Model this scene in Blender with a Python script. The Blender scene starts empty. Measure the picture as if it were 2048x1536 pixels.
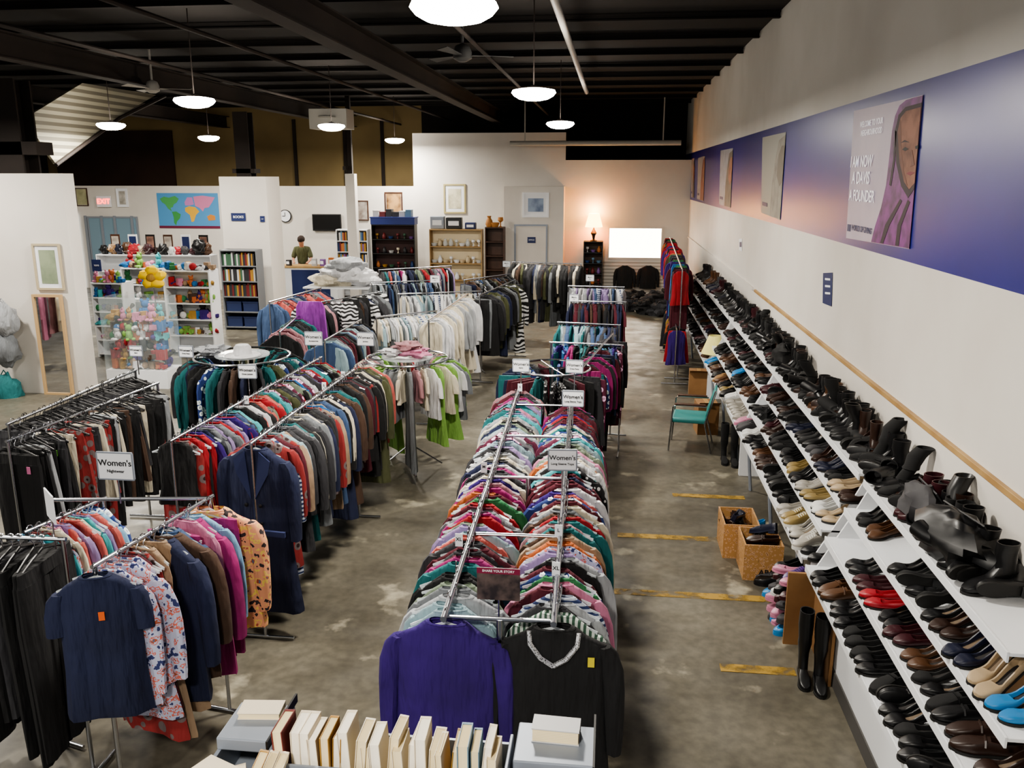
import bpy, math, random
from mathutils import Vector, Matrix, noise
from math import sin, cos, pi, atan, atan2
R = random.Random(11)
SC = bpy.context.scene
COL = SC.collection
H = 3.4; F = 1700.0
pt = atan(413/F); ps = atan(202*cos(pt)/F)
FW = Vector((-sin(ps)*cos(pt), cos(ps)*cos(pt), -sin(pt)))
RT = Vector((cos(ps), sin(ps), 0)); UP = RT.cross(FW)
def P(px, py, x=None, y=None, z=None):
    d = FW*F + RT*(px-1024) + UP*(768-py)
    if x is not None: t = x/d.x
    elif y is not None: t = y/d.y
    else: t = (z-H)/d.z
    return Vector((d.x*t, d.y*t, H+d.z*t))
# ------------------------------------------------------------------ materials
def lin(h):
    h = h.lstrip('#'); c = [int(h[i:i+2], 16)/255 for i in (0, 2, 4)]
    return tuple((v/12.92 if v <= .04045 else ((v+.055)/1.055)**2.4) for v in c)+(1,)
MC = {}
def mat(name, c1, rough=.6, metal=0, c2=None, pat=None, scale=8, emit=0, trans=0, bump=0, alpha=1, c3=None):
    if name in MC: return MC[name]
    m = bpy.data.materials.new(name); m.use_nodes = True; MC[name] = m
    n = m.node_tree.nodes; l = m.node_tree.links; b = n['Principled BSDF']
    c1 = lin(c1); b.inputs['Roughness'].default_value = rough; b.inputs['Metallic'].default_value = metal
    b.inputs['Base Color'].default_value = c1
    if trans: b.inputs['Transmission Weight'].default_value = trans
    b.inputs['Alpha'].default_value = alpha
    tc = n.new('ShaderNodeTexCoord')
    if pat or c2:
        c2 = lin(c2) if c2 else tuple(v*.62 for v in c1[:3])+(1,)
        rp = n.new('ShaderNodeValToRGB'); e = rp.color_ramp.elements
        e[0].color = c2; e[1].color = c1
        if pat in (None, 'noise'):
            t = n.new('ShaderNodeTexNoise'); t.inputs['Scale'].default_value = scale; t.inputs['Detail'].default_value = 5; e[0].position = .3; e[1].position = .62
        elif pat in ('stripe', 'vstripe', 'zebra'):
            t = n.new('ShaderNodeTexWave'); t.inputs['Scale'].default_value = scale; t.bands_direction = 'X' if pat == 'vstripe' else 'Z'
            t.inputs['Distortion'].default_value = 9 if pat == 'zebra' else .1; t.inputs['Detail'].default_value = 1
            rp.color_ramp.interpolation = 'CONSTANT'; e[1].position = .5
        elif pat == 'blotch':
            t = n.new('ShaderNodeTexNoise'); t.inputs['Scale'].default_value = scale; t.inputs['Detail'].default_value = 2
            rp.color_ramp.interpolation = 'CONSTANT'; e[0].position = 0; e[1].position = .385; x = e.new(.54); x.color = lin(c3); x = e.new(.6); x.color = c1; x = e.new(.65); x.color = lin('#a8553c'); x = e.new(.7); x.color = lin('#5c6a80')
        elif pat in ('floral', 'dots'):
            t = n.new('ShaderNodeTexVoronoi'); t.inputs['Scale'].default_value = scale
            rp.color_ramp.interpolation = 'CONSTANT'; e[1].position = .34 if pat == 'dots' else .42
            if pat == 'floral':
                x = e.new(.2); x.color = tuple(min(1, v*2+.1) for v in c2[:3])+(1,)
        l.new(tc.outputs['Object'], t.inputs['Vector']); l.new(t.outputs[0], rp.inputs[0]); l.new(rp.outputs[0], b.inputs['Base Color'])
    if bump:
        t = n.new('ShaderNodeTexNoise'); t.inputs['Scale'].default_value = 7; t.inputs['Detail'].default_value = 3
        mp = n.new('ShaderNodeMapping'); mp.inputs['Scale'].default_value = (2.2, 1, .45)
        bu = n.new('ShaderNodeBump'); bu.inputs['Strength'].default_value = bump; bu.inputs['Distance'].default_value = .06
        l.new(tc.outputs['Object'], mp.inputs[0]); l.new(mp.outputs[0], t.inputs['Vector']); l.new(t.outputs[0], bu.inputs['Height']); l.new(bu.outputs[0], b.inputs['Normal'])
    if emit:
        b.inputs['Emission Color'].default_value = c1; b.inputs['Emission Strength'].default_value = emit
    return m
FABS = {
 'black': ('#18181a',), 'charcoal': ('#353539',), 'navy': ('#1f2644',), 'teal': ('#23696c',), 'purple': ('#341a6c',), 'magenta': ('#98286a',), 'pink': ('#c9819f',),
 'coral': ('#c4625a',), 'red': ('#9c2029',), 'maroon': ('#541a28',), 'orange': ('#b8673a',), 'cream': ('#d2c9b4',), 'white': ('#d8d8da',), 'light grey': ('#a0a3a7',),
 'heather grey': ('#74787c',), 'sage green': ('#7c8a76',), 'green': ('#32774a',), 'lime green': ('#80ac54',), 'turquoise': ('#49a5ac',), 'lilac': ('#9580ac',), 'tan': ('#9c846c',), 'brown': ('#4d392d',),
 'olive': ('#515438',), 'denim blue': ('#3f5578',), 'sky blue': ('#82aecb',), 'bright blue': ('#2a6aa6',), 'mustard': ('#aa8540',), 'ice blue': ('#8fa8b0',), 'dusty rose': ('#a87a80',),
 'monochrome striped': ('#cccccc', '#222226', 'stripe', 9), 'red striped': ('#d8d8d8', '#9a303c', 'stripe', 8), 'navy striped': ('#b9c0cc', '#27345c', 'stripe', 10),
 'green striped': ('#c9d0c9', '#3c5a4a', 'vstripe', 12), 'blue floral': ('#2c3f78', '#a9b2c6', 'floral', 16), 'pink floral': ('#5a2038', '#b987a4', 'floral', 14), 'white floral': ('#b4b6cc', '#333a68', 'blotch', 26),
 'dotted black': ('#17171a', '#d0d0d0', 'dots', 26), 'zebra print': ('#dcdcdc', '#151515', 'zebra', 5), 'peach floral': ('#dc9a74', '#332a2c', 'blotch', 21), 'red print': ('#842a2a', '#2a1414', 'floral', 12),
 'bright scarf purple': ('#9d45ac',),
}
def fab(k):
    v = FABS[k]
    if len(v) == 1: return mat('fabric '+k, v[0], .88, pat='noise', scale=3, bump=.7)
    return mat('fabric '+k, v[0], .85, c2=v[1], pat=v[2], scale=v[3], bump=.45, c3='#e3c460' if k[0] == 'p' else '#c86a5c')
white_paint = mat('white paint', '#d6d1ca', .6, pat='noise', c2='#cac4bc', scale=.7)
grey_paint = mat('grey paint', '#cfcdc8', .7, pat='noise', c2='#bfbdb7', scale=.6)
blue_paint = mat('blue paint', '#28287e', .3, pat='noise', c2='#222270', scale=.8)
beige_block = mat('beige block', '#96835c', .85, pat='noise', c2='#766546', scale=.4)
dark_deck = mat('dark deck', '#1d1917', .95, pat='noise', c2='#141110', scale=.5)
dark_steel = mat('dark steel', '#2c231e', .8, pat='noise', c2='#1f1916', scale=1)
chrome = mat('chrome', '#b4b6bb', .25, 1)
black_plastic = mat('black plastic', '#121214', .4)
clear = mat('clear plastic', '#dfe6ea', .15, alpha=.45)
white_board = mat('white laminate', '#e4e6e9', .35, pat='noise', c2='#d8dadd', scale=1)
wood = mat('light wood', '#b0905f', .5, pat='noise', c2='#967447', scale=3)
dwood = mat('dark wood', '#4a2c1c', .45, pat='noise', c2='#37200f', scale=4)
osb = mat('particle board', '#a67c4a', .8, pat='floral', c2='#7b5730', scale=40)
card = mat('cardboard', '#8f6b45', .85, pat='noise', c2='#7d5a38', scale=3)
paper = mat('paper pages', '#e8d9b4', .9, pat='stripe', c2='#d9c79c', scale=60)
paper2 = mat('white pages', '#efe8d8', .9)
gmetal = mat('grey metal', '#8a919c', .45, .3)
paper_w = mat('white paper', '#e6e8ec', .6)
ink = mat('ink', '#17181c', .6)
navy_sign = mat('navy sign', '#1c2a5a', .5)
glass = mat('glass', '#dfeef2', .05, alpha=.07)
mirror = mat('mirror', '#dddddd', .03, 1)
screen = mat('screen black', '#0b0c0e', .2)
# ------------------------------------------------------------------ mesh builder
class M:
    def __init__(s): s.v = []; s.f = []; s.i = []; s.c = 0
    def face(s, q): s.f.append(list(q)); s.i.append(s.c)
    def m(s, k): s.c = k; return s
    def box(s, x0, x1, y0, y1, z0, z1):
        b = len(s.v); s.v += [(x, y, z) for z in (z0, z1) for y in (y0, y1) for x in (x0, x1)]
        for q in ((0, 2, 3, 1), (4, 5, 7, 6), (0, 1, 5, 4), (2, 6, 7, 3), (0, 4, 6, 2), (1, 3, 7, 5)): s.face([b+k for k in q])
        return s
    def loft(s, rings, c0=True, c1=True):
        b = len(s.v); n = len(rings[0])
        for r in rings: s.v += [tuple(p) for p in r]
        for j in range(len(rings)-1):
            for k in range(n):
                s.face((b+j*n+k, b+j*n+(k+1) % n, b+(j+1)*n+(k+1) % n, b+(j+1)*n+k))
        if c0: s.face([b+k for k in range(n)][::-1])
        if c1: s.face([b+(len(rings)-1)*n+k for k in range(n)])
        return s
    def tube(s, pts, r, n=6):
        pts = [Vector(p) for p in pts]; rings = []
        if not isinstance(r, (list, tuple)): r = [r]*len(pts)
        d0 = (pts[1]-pts[0]).normalized(); u = d0.orthogonal().normalized()
        for i, p in enumerate(pts):
            d = (pts[min(i+1, len(pts)-1)]-pts[max(i-1, 0)]).normalized()
            u = (u-d*u.dot(d)).normalized(); w = d.cross(u)
            rings.append([p+(u*cos(2*pi*k/n)+w*sin(2*pi*k/n))*r[i] for k in range(n)])
        return s.loft(rings)
    def lathe(s, prof, n=20, c=(0, 0, 0), cap=True):
        return s.loft([[(c[0]+r*cos(2*pi*k/n), c[1]+r*sin(2*pi*k/n), c[2]+z) for k in range(n)] for r, z in prof], cap, cap)
    def ell(s, c, r, n=12, m=8, lump=0, sd=0):
        rings = []
        for j in range(m+1):
            a = -pi/2+pi*j/m; ring = []
            for k in range(n):
                t = 2*pi*k/n; d = Vector((cos(a)*cos(t), cos(a)*sin(t), sin(a)))
                g = 1+(lump*noise.noise(d*2+Vector((sd, 0, 0))) if lump else 0)
                ring.append((c[0]+r[0]*d.x*g, c[1]+r[1]*d.y*g, c[2]+r[2]*d.z*g))
            rings.append(ring)
        return s.loft(rings, False, False)
    def plate(s, pts, vec):
        a = [Vector(p) for p in pts]; return s.loft([a, [p+Vector(vec) for p in a]])
    def poly(s, pts):
        b = len(s.v); s.v += [tuple(p) for p in pts]; s.face(range(b, b+len(pts))); return s
    def add(s, me, mx):
        b = len(s.v); s.v += [tuple(mx @ v.co) for v in me.vertices]
        for p in me.polygons: s.face([b+k for k in p.vertices])
        return s
    def mesh(s, name, smooth=True, ang=45):
        me = bpy.data.meshes.new(name); me.from_pydata(s.v, [], s.f); me.update()
        for p, i in zip(me.polygons, s.i): p.material_index = i; p.use_smooth = smooth
        if smooth: me.set_sharp_from_angle(angle=math.radians(ang))
        return me
    def done(s, name, mats, parent=None, smooth=True, bev=0, loc=None):
        me = s.mesh(name, smooth)
        for q in (mats if isinstance(mats, (list, tuple)) else [mats]): me.materials.append(q)
        o = bpy.data.objects.new(name, me); COL.objects.link(o)
        if parent: o.parent = parent
        if loc is not None: o.location = loc
        if bev:
            b = o.modifiers.new('b', 'BEVEL'); b.width = bev; b.segments = 2
        return o
def tag(o, label, cat, group=None, kind=None):
    o['label'] = label; o['category'] = cat
    if group: o['group'] = group
    if kind: o['kind'] = kind
    return o
def thing(name, label, cat, loc=(0, 0, 0), rz=0, group=None):
    o = bpy.data.objects.new(name, None); COL.objects.link(o); o.location = loc; o.rotation_euler = (0, 0, rz); o.empty_display_size = .1
    return tag(o, label, cat, group)
def struct(o): o['kind'] = 'structure'; return o
def put(name, me, m, parent=None):
    if not me.materials: me.materials.append(None)
    o = bpy.data.objects.new(name, me); COL.objects.link(o)
    o.material_slots[0].link = 'OBJECT'; o.material_slots[0].material = m
    if parent: o.parent = parent
    return o
def text(s, size, m, parent, loc, rot, name='lettering'):
    c = bpy.data.curves.new('t', 'FONT'); c.body = s; c.size = size; c.align_x = 'CENTER'; c.align_y = 'CENTER'; c.extrude = .0008; c.offset = size*.012
    o = bpy.data.objects.new('t', c); me = bpy.data.meshes.new_from_object(o); bpy.data.objects.remove(o)
    me.materials.clear(); me.materials.append(m)
    q = bpy.data.objects.new(name, me); COL.objects.link(q); q.parent = parent; q.location = loc; q.rotation_euler = rot
    return q
ONES = ['', 'first', 'second', 'third', 'fourth', 'fifth', 'sixth', 'seventh', 'eighth', 'ninth', 'tenth', 'eleventh', 'twelfth', 'thirteenth', 'fourteenth', 'fifteenth', 'sixteenth', 'seventeenth', 'eighteenth', 'nineteenth']
def ordn(n):
    if n < 20: return ONES[n]
    t = ['', '', 'twent', 'thirt', 'fort', 'fift', 'sixt', 'sevent', 'eight', 'ninet'][n//10 % 10]
    if n >= 100: return '%dth' % n
    return t+'ieth' if n % 10 == 0 else t+'y-'+ONES[n % 10]
# ------------------------------------------------------------------ shell
WX = 2.2; BY = 25.2; CZ = 5.6; LX = -18.8
fm = bpy.data.materials.new('worn concrete'); fm.use_nodes = True
n = fm.node_tree.nodes; l = fm.node_tree.links; b = n['Principled BSDF']; tc = n.new('ShaderNodeTexCoord')
def nz(sc, det=6):
    t = n.new('ShaderNodeTexNoise'); t.inputs['Scale'].default_value = sc; t.inputs['Detail'].default_value = det; l.new(tc.outputs['Object'], t.inputs['Vector']); return t
def rmp(t, stops):
    r = n.new('ShaderNodeValToRGB'); r.color_ramp.elements[0].position = stops[0][0]; r.color_ramp.elements[0].color = stops[0][1]
    r.color_ramp.elements[1].position = stops[1][0]; r.color_ramp.elements[1].color = stops[1][1]; l.new(t.outputs[0], r.inputs[0]); return r
r1 = rmp(nz(.9), ((.3, lin('#47433a')), (.7, lin('#746f62')))); r2 = rmp(nz(2.1, 8), ((.61, (0, 0, 0, 1)), (.68, (1, 1, 1, 1)))); r3 = rmp(nz(14), ((.35, (.76, .76, .76, 1)), (.65, (1.06, 1.06, 1.06, 1))))
mx = n.new('ShaderNodeMix'); mx.data_type = 'RGBA'; mx.inputs[7].default_value = lin('#9a9482'); l.new(r2.outputs[0], mx.inputs[0]); l.new(r1.outputs[0], mx.inputs[6])
mm = n.new('ShaderNodeMix'); mm.data_type = 'RGBA'; mm.blend_type = 'MULTIPLY'; mm.inputs[0].default_value = 1; l.new(mx.outputs[2], mm.inputs[6]); l.new(r3.outputs[0], mm.inputs[7]); l.new(mm.outputs[2], b.inputs['Base Color'])
rr = rmp(nz(3), ((.3, (.28, .28, .28, 1)), (.7, (.5, .5, .5, 1)))); l.new(rr.outputs[0], b.inputs['Roughness'])
struct(M().box(-19, WX+.2, -1, 28, -.1, 0).done('floor', fm, smooth=False))
zt = P(2048, 98, x=WX).z; zb = P(2048, 590, x=WX).z
w = M(); w.m(0).box(WX, WX+.2, -1, 27.6, 0, zb); w.m(1).box(WX, WX+.2, -1, 27.6, zb, zt); w.m(2).box(WX, WX+.2, -1, 27.6, zt, CZ)
struct(w.done('wall_right', [white_paint, blue_paint, grey_paint], smooth=False))
struct(M().box(-19, WX+.2, -1, 28, CZ, CZ+.2).done('ceiling', dark_deck, smooth=False))
xL = P(828, 400, y=BY).x; xM = P(1130, 400, y=BY).x
struct(M().box(xM, WX, BY, BY+.15, 0, P(1200, 320, y=BY).z).done('wall_back_right', white_paint, smooth=False))
struct(M().box(xL, xM, BY, BY+.15, 0, P(900, 266, y=BY).z).done('wall_back_middle', white_paint, smooth=False))
struct(M().box(-19, xL, BY+.02, BY+.17, 0, P(500, 372, y=BY).z).done('wall_back_left', white_paint, smooth=False))
xq = P(1008, 400, y=24.6).x
struct(M().box(xq, xM, 24.6, 25.19, 0, P(1060, 373, y=24.6).z).done('wall_office_front', white_paint, smooth=False))
w = M(); w.m(0).box(-19, xL-.2, 27.4, 27.6, 0, CZ); w.m(1).box(xL-.2, WX, 27.4, 27.6, 0, CZ)
struct(w.done('wall_rear_upper', [beige_block, dark_deck], smooth=False))
bm_ = mat('brown panel', '#3f2c20', .8, pat='noise', scale=1)
struct(M().box(P(110, 300, y=27.3).x, P(345, 300, y=27.3).x, 27.3, 27.39, 3, P(200, 262, y=27.3).z).done('trim_8', bm_, smooth=False))
for i, px in enumerate((590, 690, 765)): q = P(px, 300, y=27.35); struct(M().box(q.x-.05, q.x+.05, 27.33, 27.395, 3, CZ-.4).done('trim_%d' % (60+i), dark_steel, smooth=False))
w = M(); w.m(0).box(-19, LX, -1, 28, 0, 3.3); w.m(1).box(-19, LX, -1, 28, 3.3, CZ)
struct(w.done('wall_left', [white_paint, dark_deck], smooth=False))
pe = P(122, 347, y=12.4).x
struct(M().box(LX, pe, 12.4, 12.7, 0, 3.46).done('wall_partition_left', white_paint, smooth=False))
c0 = P(437, 352, y=19.1).x; c1 = P(531, 352, y=19.1).x
struct(M().box(c0, c1, 19.1, 19.9, 0, 3.42).done('wall_column', white_paint, smooth=False))
struct(M().box(WX-.03, WX, 2.6, 13.2, P(2048, 1003, x=WX).z-.025, P(2048, 1003, x=WX).z+.015).done('trim_1', wood, smooth=False, bev=.004))
struct(M().box(WX-.03, WX, 13.4, BY, P(2048, 1003, x=WX).z-.02, P(2048, 1003, x=WX).z+.02).done('trim_2', white_paint, smooth=False))
def beam(name, x0, x1, y0, y1, z0, z1, ax, m_):
    m = M(); t = .02
    m.box(x0, x1, y0, y1, z0, z0+t); m.box(x0, x1, y0, y1, z1-t, z1)
    if ax == 'y': c = (x0+x1)/2; m.box(c-.015, c+.015, y0, y1, z0+t, z1-t)
    else: c = (y0+y1)/2; m.box(x0, x1, c-.015, c+.015, z0+t, z1-t)
    struct(m.done(name, m_, smooth=False))
k = 3
for x in (-3.4, -8.2, -12.4): beam('trim_%d' % k, x-.12, x+.12, 1, 27.3, 4.95, 5.3, 'y', dark_steel); k += 1
for i in range(15): beam('trim_%d' % (k+6+i), LX, WX-.01, 2.5+i*1.7-.04, 2.5+i*1.7+.04, 5.5, 5.59, 'x', dark_deck)
for nm, px, Y, wd, zz in (('steel_column', 480, 19.98, .35, 4.9), ('steel_column', 12, 12.95, .42, 4.9)):
    q = P(px, 250, y=Y); m = M(); m.box(q.x-wd/2, q.x+wd/2, q.y, q.y+.04, 0, zz); m.box(q.x-wd/2, q.x+wd/2, q.y+wd-.04, q.y+wd, 0, zz); m.box(q.x-.03, q.x+.03, q.y+.04, q.y+wd-.04, 0, zz)
    if Y > 15: m.box(q.x-wd/2-.1, q.x+wd/2+.1, q.y, q.y+wd, 3.5, 3.6)
    else: m.box(q.x-wd/2-.25, q.x+wd/2+.25, q.y, q.y+wd, 3.75, 3.95)
    tag(m.done(nm, dark_steel, smooth=False), 'dark brown steel column behind the white pillar' if Y > 15 else 'dark brown steel column at the left edge above the partition', 'column')
q = P(701, 400, y=23.3); tag(M().box(q.x-.13, q.x+.13, 23.3, 23.56, 0, 3.5).done('square_post', white_paint, smooth=False, bev=.01), 'slim white square post left of the small framed pictures', 'column')
tag(M().box(q.x-.06, q.x+.06, 23.37, 23.49, 3.501, CZ-.01).lathe([(.12, 0), (.12, .1)], 12, (q.x-.1, 23.43, 3.6)).done('ceiling_riser', dark_steel, smooth=False), 'dark riser above the slim white post', 'pipe')
wp = mat('white pipe', '#b5b3ac', .5)
tag(M().tube([(-.66, 8.5, 5.2), (-.62, 19.5, 5.2)], .045, 10).done('ceiling_pipe', wp), 'white pipe running lengthwise under dark ceiling', 'pipe')
a = P(1020, 287, y=24.3); c = P(1362, 290, y=24.3)
m = M().tube([a, (c.x, c.y, a.z)], .07, 12); m.box(a.x+.4, a.x+.43, 24.28, 24.32, a.z, 5.49); m.box(c.x-.5, c.x-.47, 24.28, 24.32, a.z, 5.49)
tag(m.done('air_pipe', wp), 'long white horizontal pipe across the back wall above office', 'pipe')
for i, (x0, zz) in enumerate(((-5, 5.1), (-1.9, 5.15), (-6.6, 5.0))):
    tag(M().tube([(x0, 3, zz), (x0, 27, zz)], .03, 8).done('conduit', dark_steel), ['dark conduit left of the dark main beam', 'dark conduit over the central aisle racks', 'dark conduit second left of main beam'][i], 'pipe')
pan = mat('ribbed panel', '#a9a592', .6, pat='stripe', c2='#6f6b5e', scale=2.2)
m = M().plate([P(48, 238, x=-11), P(165, 166, x=-11), P(312, 190, x=-11), P(240, 232, x=-11), P(112, 328, x=-11)], (-.06, 0, 0))
t = thing('overhead_door', 'raised ribbed overhead door panel in dark upper left corner', 'garage door')
m.done('door_panel', pan, t, smooth=False)
M().tube([P(112, 330, x=-10.95), P(240, 236, x=-10.95), P(330, 192, x=-10.95)], .04).done('track', dark_steel, t)
# lights
lampm = mat('lamp diffuser', '#fff6e8', emit=32)
LP = [(-1.0, 5.55, 'nearest, at top centre of the ceiling'), (-1.0, 11, 'second in the row over the central racks'), (-1.05, 17.3, 'third and farthest in the row over the central racks'),
      (-5.7, 11.6, 'large, left of centre under the main beam'), (-5.75, 17.6, 'over the shelves, in front of white box heater'), (-6.1, 24.2, 'far, beside the white middle wall'), (-10.0, 16.7, 'leftmost of the visible lamps'), (-10.6, 22.2, 'far left above partition wall'), (-1, -.4, ''), (-5.7, 5.6, ''), (-10, 10.5, ''), (-5.7, -.4, ''), (-14.5, 20, '')]
for x, y, lb in LP:
    ld = bpy.data.lights.new('high_bay', 'AREA'); ld.shape = 'DISK'; ld.size = .45; ld.energy = 165; ld.color = (1, .94, .84)
    lo = bpy.data.objects.new('lamp_light', ld); COL.objects.link(lo)
    if not lb: lo.location = (x, y, 4.3); continue
    t = thing('high_bay_lamp', 'round glowing hanging ceiling lamp, '+lb, 'ceiling lamp', (x, y, 4.42), 0, 'hanging ceiling lamps')
    M().lathe([(.09, .048), (.07, .065), (.03, .08), (.001, .085)], 20, cap=False).done('lamp_cap', dark_steel, t)
    M().lathe([(.001, -.1), (.1, -.095), (.18, -.078), (.24, -.045), (.275, -.005), (.26, .025), (.18, .04), (.001, .048)], 32, cap=False).done('diffuser', lampm, t)
    M().tube([(0, 0, .08), (0, 0, CZ-4.43)], .008).done('stem', dark_steel, t)
    lo.parent = t; lo.location = (0, 0, -.11)
for px, py, cc, lb in ((925, 112, '#3a3a3a', 'grey ceiling fan above the central racks'), (305, 178, '#b5b2ab', 'pale ceiling fan near the raised overhead door')):
    q = P(px, py, z=4.9); t = thing('ceiling_fan', lb, 'ceiling fan', q, .3); fmn = mat('fan '+cc, cc, .5)
    M().lathe([(.02, .69), (.02, .15), (.09, .12), (.12, .05), (.12, -.03), (.05, -.07)], 16).done('motor', fmn, t)
    for k3 in range(3):
        a = k3*2*pi/3; M().plate([(cos(a)*.12-sin(a)*.04, sin(a)*.12+cos(a)*.04, 0), (cos(a)*.65-sin(a)*.07, sin(a)*.65+cos(a)*.07, .02), (cos(a)*.65+sin(a)*.07, sin(a)*.65-cos(a)*.07, -.01), (cos(a)*.12+sin(a)*.04, sin(a)*.12-cos(a)*.04, 0)], (0, 0, .008)).done('blade', fmn, t, smooth=False)
q = P(655, 235, y=20); tag(M().box(q.x-.45, q.x+.45, 20, 20.6, q.z-.25, q.z+.2).lathe([(.2, 0), (.2, .02)], 16, (q.x, 19.97, q.z)).done('unit_heater', wp, smooth=False, bev=.02), 'white box heater hung behind ceiling lamp left of middle wall', 'heater')
ym = bpy.data.materials.new('worn yellow paint'); ym.use_nodes = True; n = ym.node_tree.nodes; l = ym.node_tree.links; b = n['Principled BSDF']; b.inputs['Base Color'].default_value = lin('#9a7c34'); b.inputs['Roughness'].default_value = .6
tc = n.new('ShaderNodeTexCoord'); t_ = nz(7, 8); r_ = rmp(t_, ((.4, (.05, .05, .05, 1)), (.58, (1, 1, 1, 1)))); l.new(r_.outputs[0], b.inputs['Alpha'])
for (x0, x1, y0) in ((1345, 1490, 990), (1235, 1465, 1070), (1180, 1555, 1180), (1440, 1590, 1335)):
    a = P(x0, y0, z=0); c = P(x1, y0+8, z=0)
    tag(M().box(a.x, c.x, a.y-.05, a.y+.05, .001, .004).done('floor_marking', ym, smooth=False), 'worn yellow line painted on floor, '+{990: 'farthest, beyond the wooden crates', 1070: 'beside the rear wooden crate', 1180: 'long one just in front of crates', 1335: 'nearest, by the tall black boots'}[y0], 'floor marking')
# ------------------------------------------------------------------ garments
def ring(hw, hd, z, n=18, cx=0, rip=0, ph=0, sq=.75, dz=None):
    o = []
    for k in range(n):
        a = 2*pi*k/n; c = cos(a); s = sin(a)
        o.append((cx+hw*math.copysign(abs(c)**sq, c), hd*math.copysign(abs(s)**.9, s)+rip*sin(5*a+ph), z+(dz(c) if dz else 0)))
    return o
def top_parts(L=.66, w=.21, sl=2, fl=1.05, sd=0, th=1.0, nk=.075, splay=1.0):
    b = M(); ph = sd*1.7
    b.loft([ring(nk*.85, .022*th, -.05, dz=lambda c: .012*abs(c)), ring(nk*1.25, .026*th, -.058, dz=lambda c: .01*(1-abs(c))), ring(.14, .022*th, -.085, dz=lambda c: .02*(1-abs(c))), ring(w*.93, .02*th, -.122, dz=lambda c: .03*(1-abs(c))),
            ring(w, .024*th, -.17), ring(w*.95, .03*th, -.3, rip=.005, ph=ph), ring(w*.97, .03*th, -.3-(L-.3)*.5, rip=.01, ph=ph+.4), ring(w*fl, .032*th, -L+.02, rip=.015, ph=ph+.8), ring(w*fl*.99, .03*th, -L, rip=.015, ph=ph+.8)], False, False)
    out = [('body', b.mesh('garment_body'))]
    if sl:
        for s in (1, -1):
            a = [(.88, -.125, .03), (.97, -.16, .042), (1+.07*splay, -.24, .05), (1+.14*splay, -.34, .048)]
            if sl == 2: a += [(1+.18*splay, -.47, .043), (1+.2*splay, -.6, .036), (1+.2*splay, -.64, .032)]
            mm_ = M().loft([ring(hw, .021*th*(1 if j else .8), z, 12, cx=s*w*f_, rip=.004, ph=sd+j) for j, (f_, z, hw) in enumerate(a)], True, False)
            out.append(('sleeve', mm_.mesh('garment_sleeve')))
    out.append(('neckline', M().tube([(nk*cos(t)*1.05, .025*th*sin(t), -.05-.006*sin(t)) for t in [2*pi*j/14 for j in range(15)]], .006, 5).mesh('garment_neck')))
    return out
def trouser_parts(L=1.0, sd=0, w=.19):
    out = [('waistband', M().loft([ring(w, .02, -.09), ring(w*1.01, .022, -.13), ring(w*1.04, .024, -.15)], True, True).mesh('waist'))]
    for s in (1, -1):
        out.append(('leg', M().loft([ring(w*.54, .024, -.15, 12, s*w*.5), ring(w*.53, .026, -.35, 12, s*w*.52, .004, sd), ring(w*.46, .024, -.65, 12, s*w*.5, .005, sd+1), ring(w*.42, .022, -L, 12, s*w*.48, .004, sd+2)], True, True).mesh('trouser_leg')))
    return out
def dress_parts(L=1.0, sd=0): return top_parts(L, .18, 0, 1.35, sd)
PR = {'long-sleeved top': [top_parts(.62, .205, 2, 1.04, 0), top_parts(.68, .2, 2, 1.0, 1, .9), top_parts(.58, .19, 2, 1.08, 2, 1.1, .075, .5)], 'short-sleeved top': [top_parts(.6, .2, 1, 1.05, s+3) for s in range(2)], 'vest top': [top_parts(.62, .17, 0, 1.15, 6)],
      'blouse': [top_parts(.66, .2, 2, 1.1, 8), top_parts(.7, .185, 2, 1.15, 9, .8, .075, .4)], 'cardigan': [top_parts(.7, .21, 2, 1.0, 11, 1.3)], 'coat': [top_parts(1.05, .225, 2, 1.12, 12, 1.7), top_parts(.85, .225, 2, 1.05, 13, 1.8)], 'jacket': [top_parts(.68, .22, 2, .98, 15, 1.7)],
      'trousers': [trouser_parts(1.0, 1), trouser_parts(.95, 3)], 'dress': [dress_parts(1.0, 1)], 'skirt': [[('waistband', M().loft([ring(.15, .02, -.09), ring(.16, .022, -.12)]).mesh('wb')), ('panel', M().loft([ring(.16, .022, -.12), ring(.2, .03, -.4, rip=.01), ring(.23, .03, -.7, rip=.014)], 1, 0).mesh('sk'))]],
      'child shirt': [top_parts(.42, .15, 1, 1.05, 21, .9, .055)], 'shawl': [[('drape', M().loft([ring(.12, .02, -.02), ring(.15, .03, -.1, rip=.008), ring(.17, .03, -.6, rip=.014), ring(.18, .03, -1.05, rip=.016)], 1, 0).mesh('shawl'))]]}
def merged(parts, nm='m'):
    m = M()
    for _, me in parts: m.add(me, Matrix())
    return m.mesh(nm)
ONE = {k: [merged(p, k) for p in v] for k, v in PR.items()}
NM = {'long-sleeved top': 'long_sleeved_top', 'short-sleeved top': 'short_sleeved_top', 'vest top': 'vest_top', 'child shirt': 'child_shirt'}
def hook_pts():
    return [(0, -.018, -.012), (0, -.02, .002), (0, -.012, .018), (0, 0, .022), (0, .014, .016), (0, .02, 0), (0, .012, -.018), (0, 0, -.03), (0, 0, -.06)]
HK = [('hook', M().tube(hook_pts(), .003, 5).mesh('hook')), ('arms', M().tube([(-.185, 0, -.118), (-.1, 0, -.085), (0, 0, -.055), (.1, 0, -.085), (.185, 0, -.118)], .0075, 5).tube([(-.185, 0, -.118), (.185, 0, -.125)], .004, 5).mesh('arms'))]
HK1 = merged(HK, 'hanger')
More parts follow.
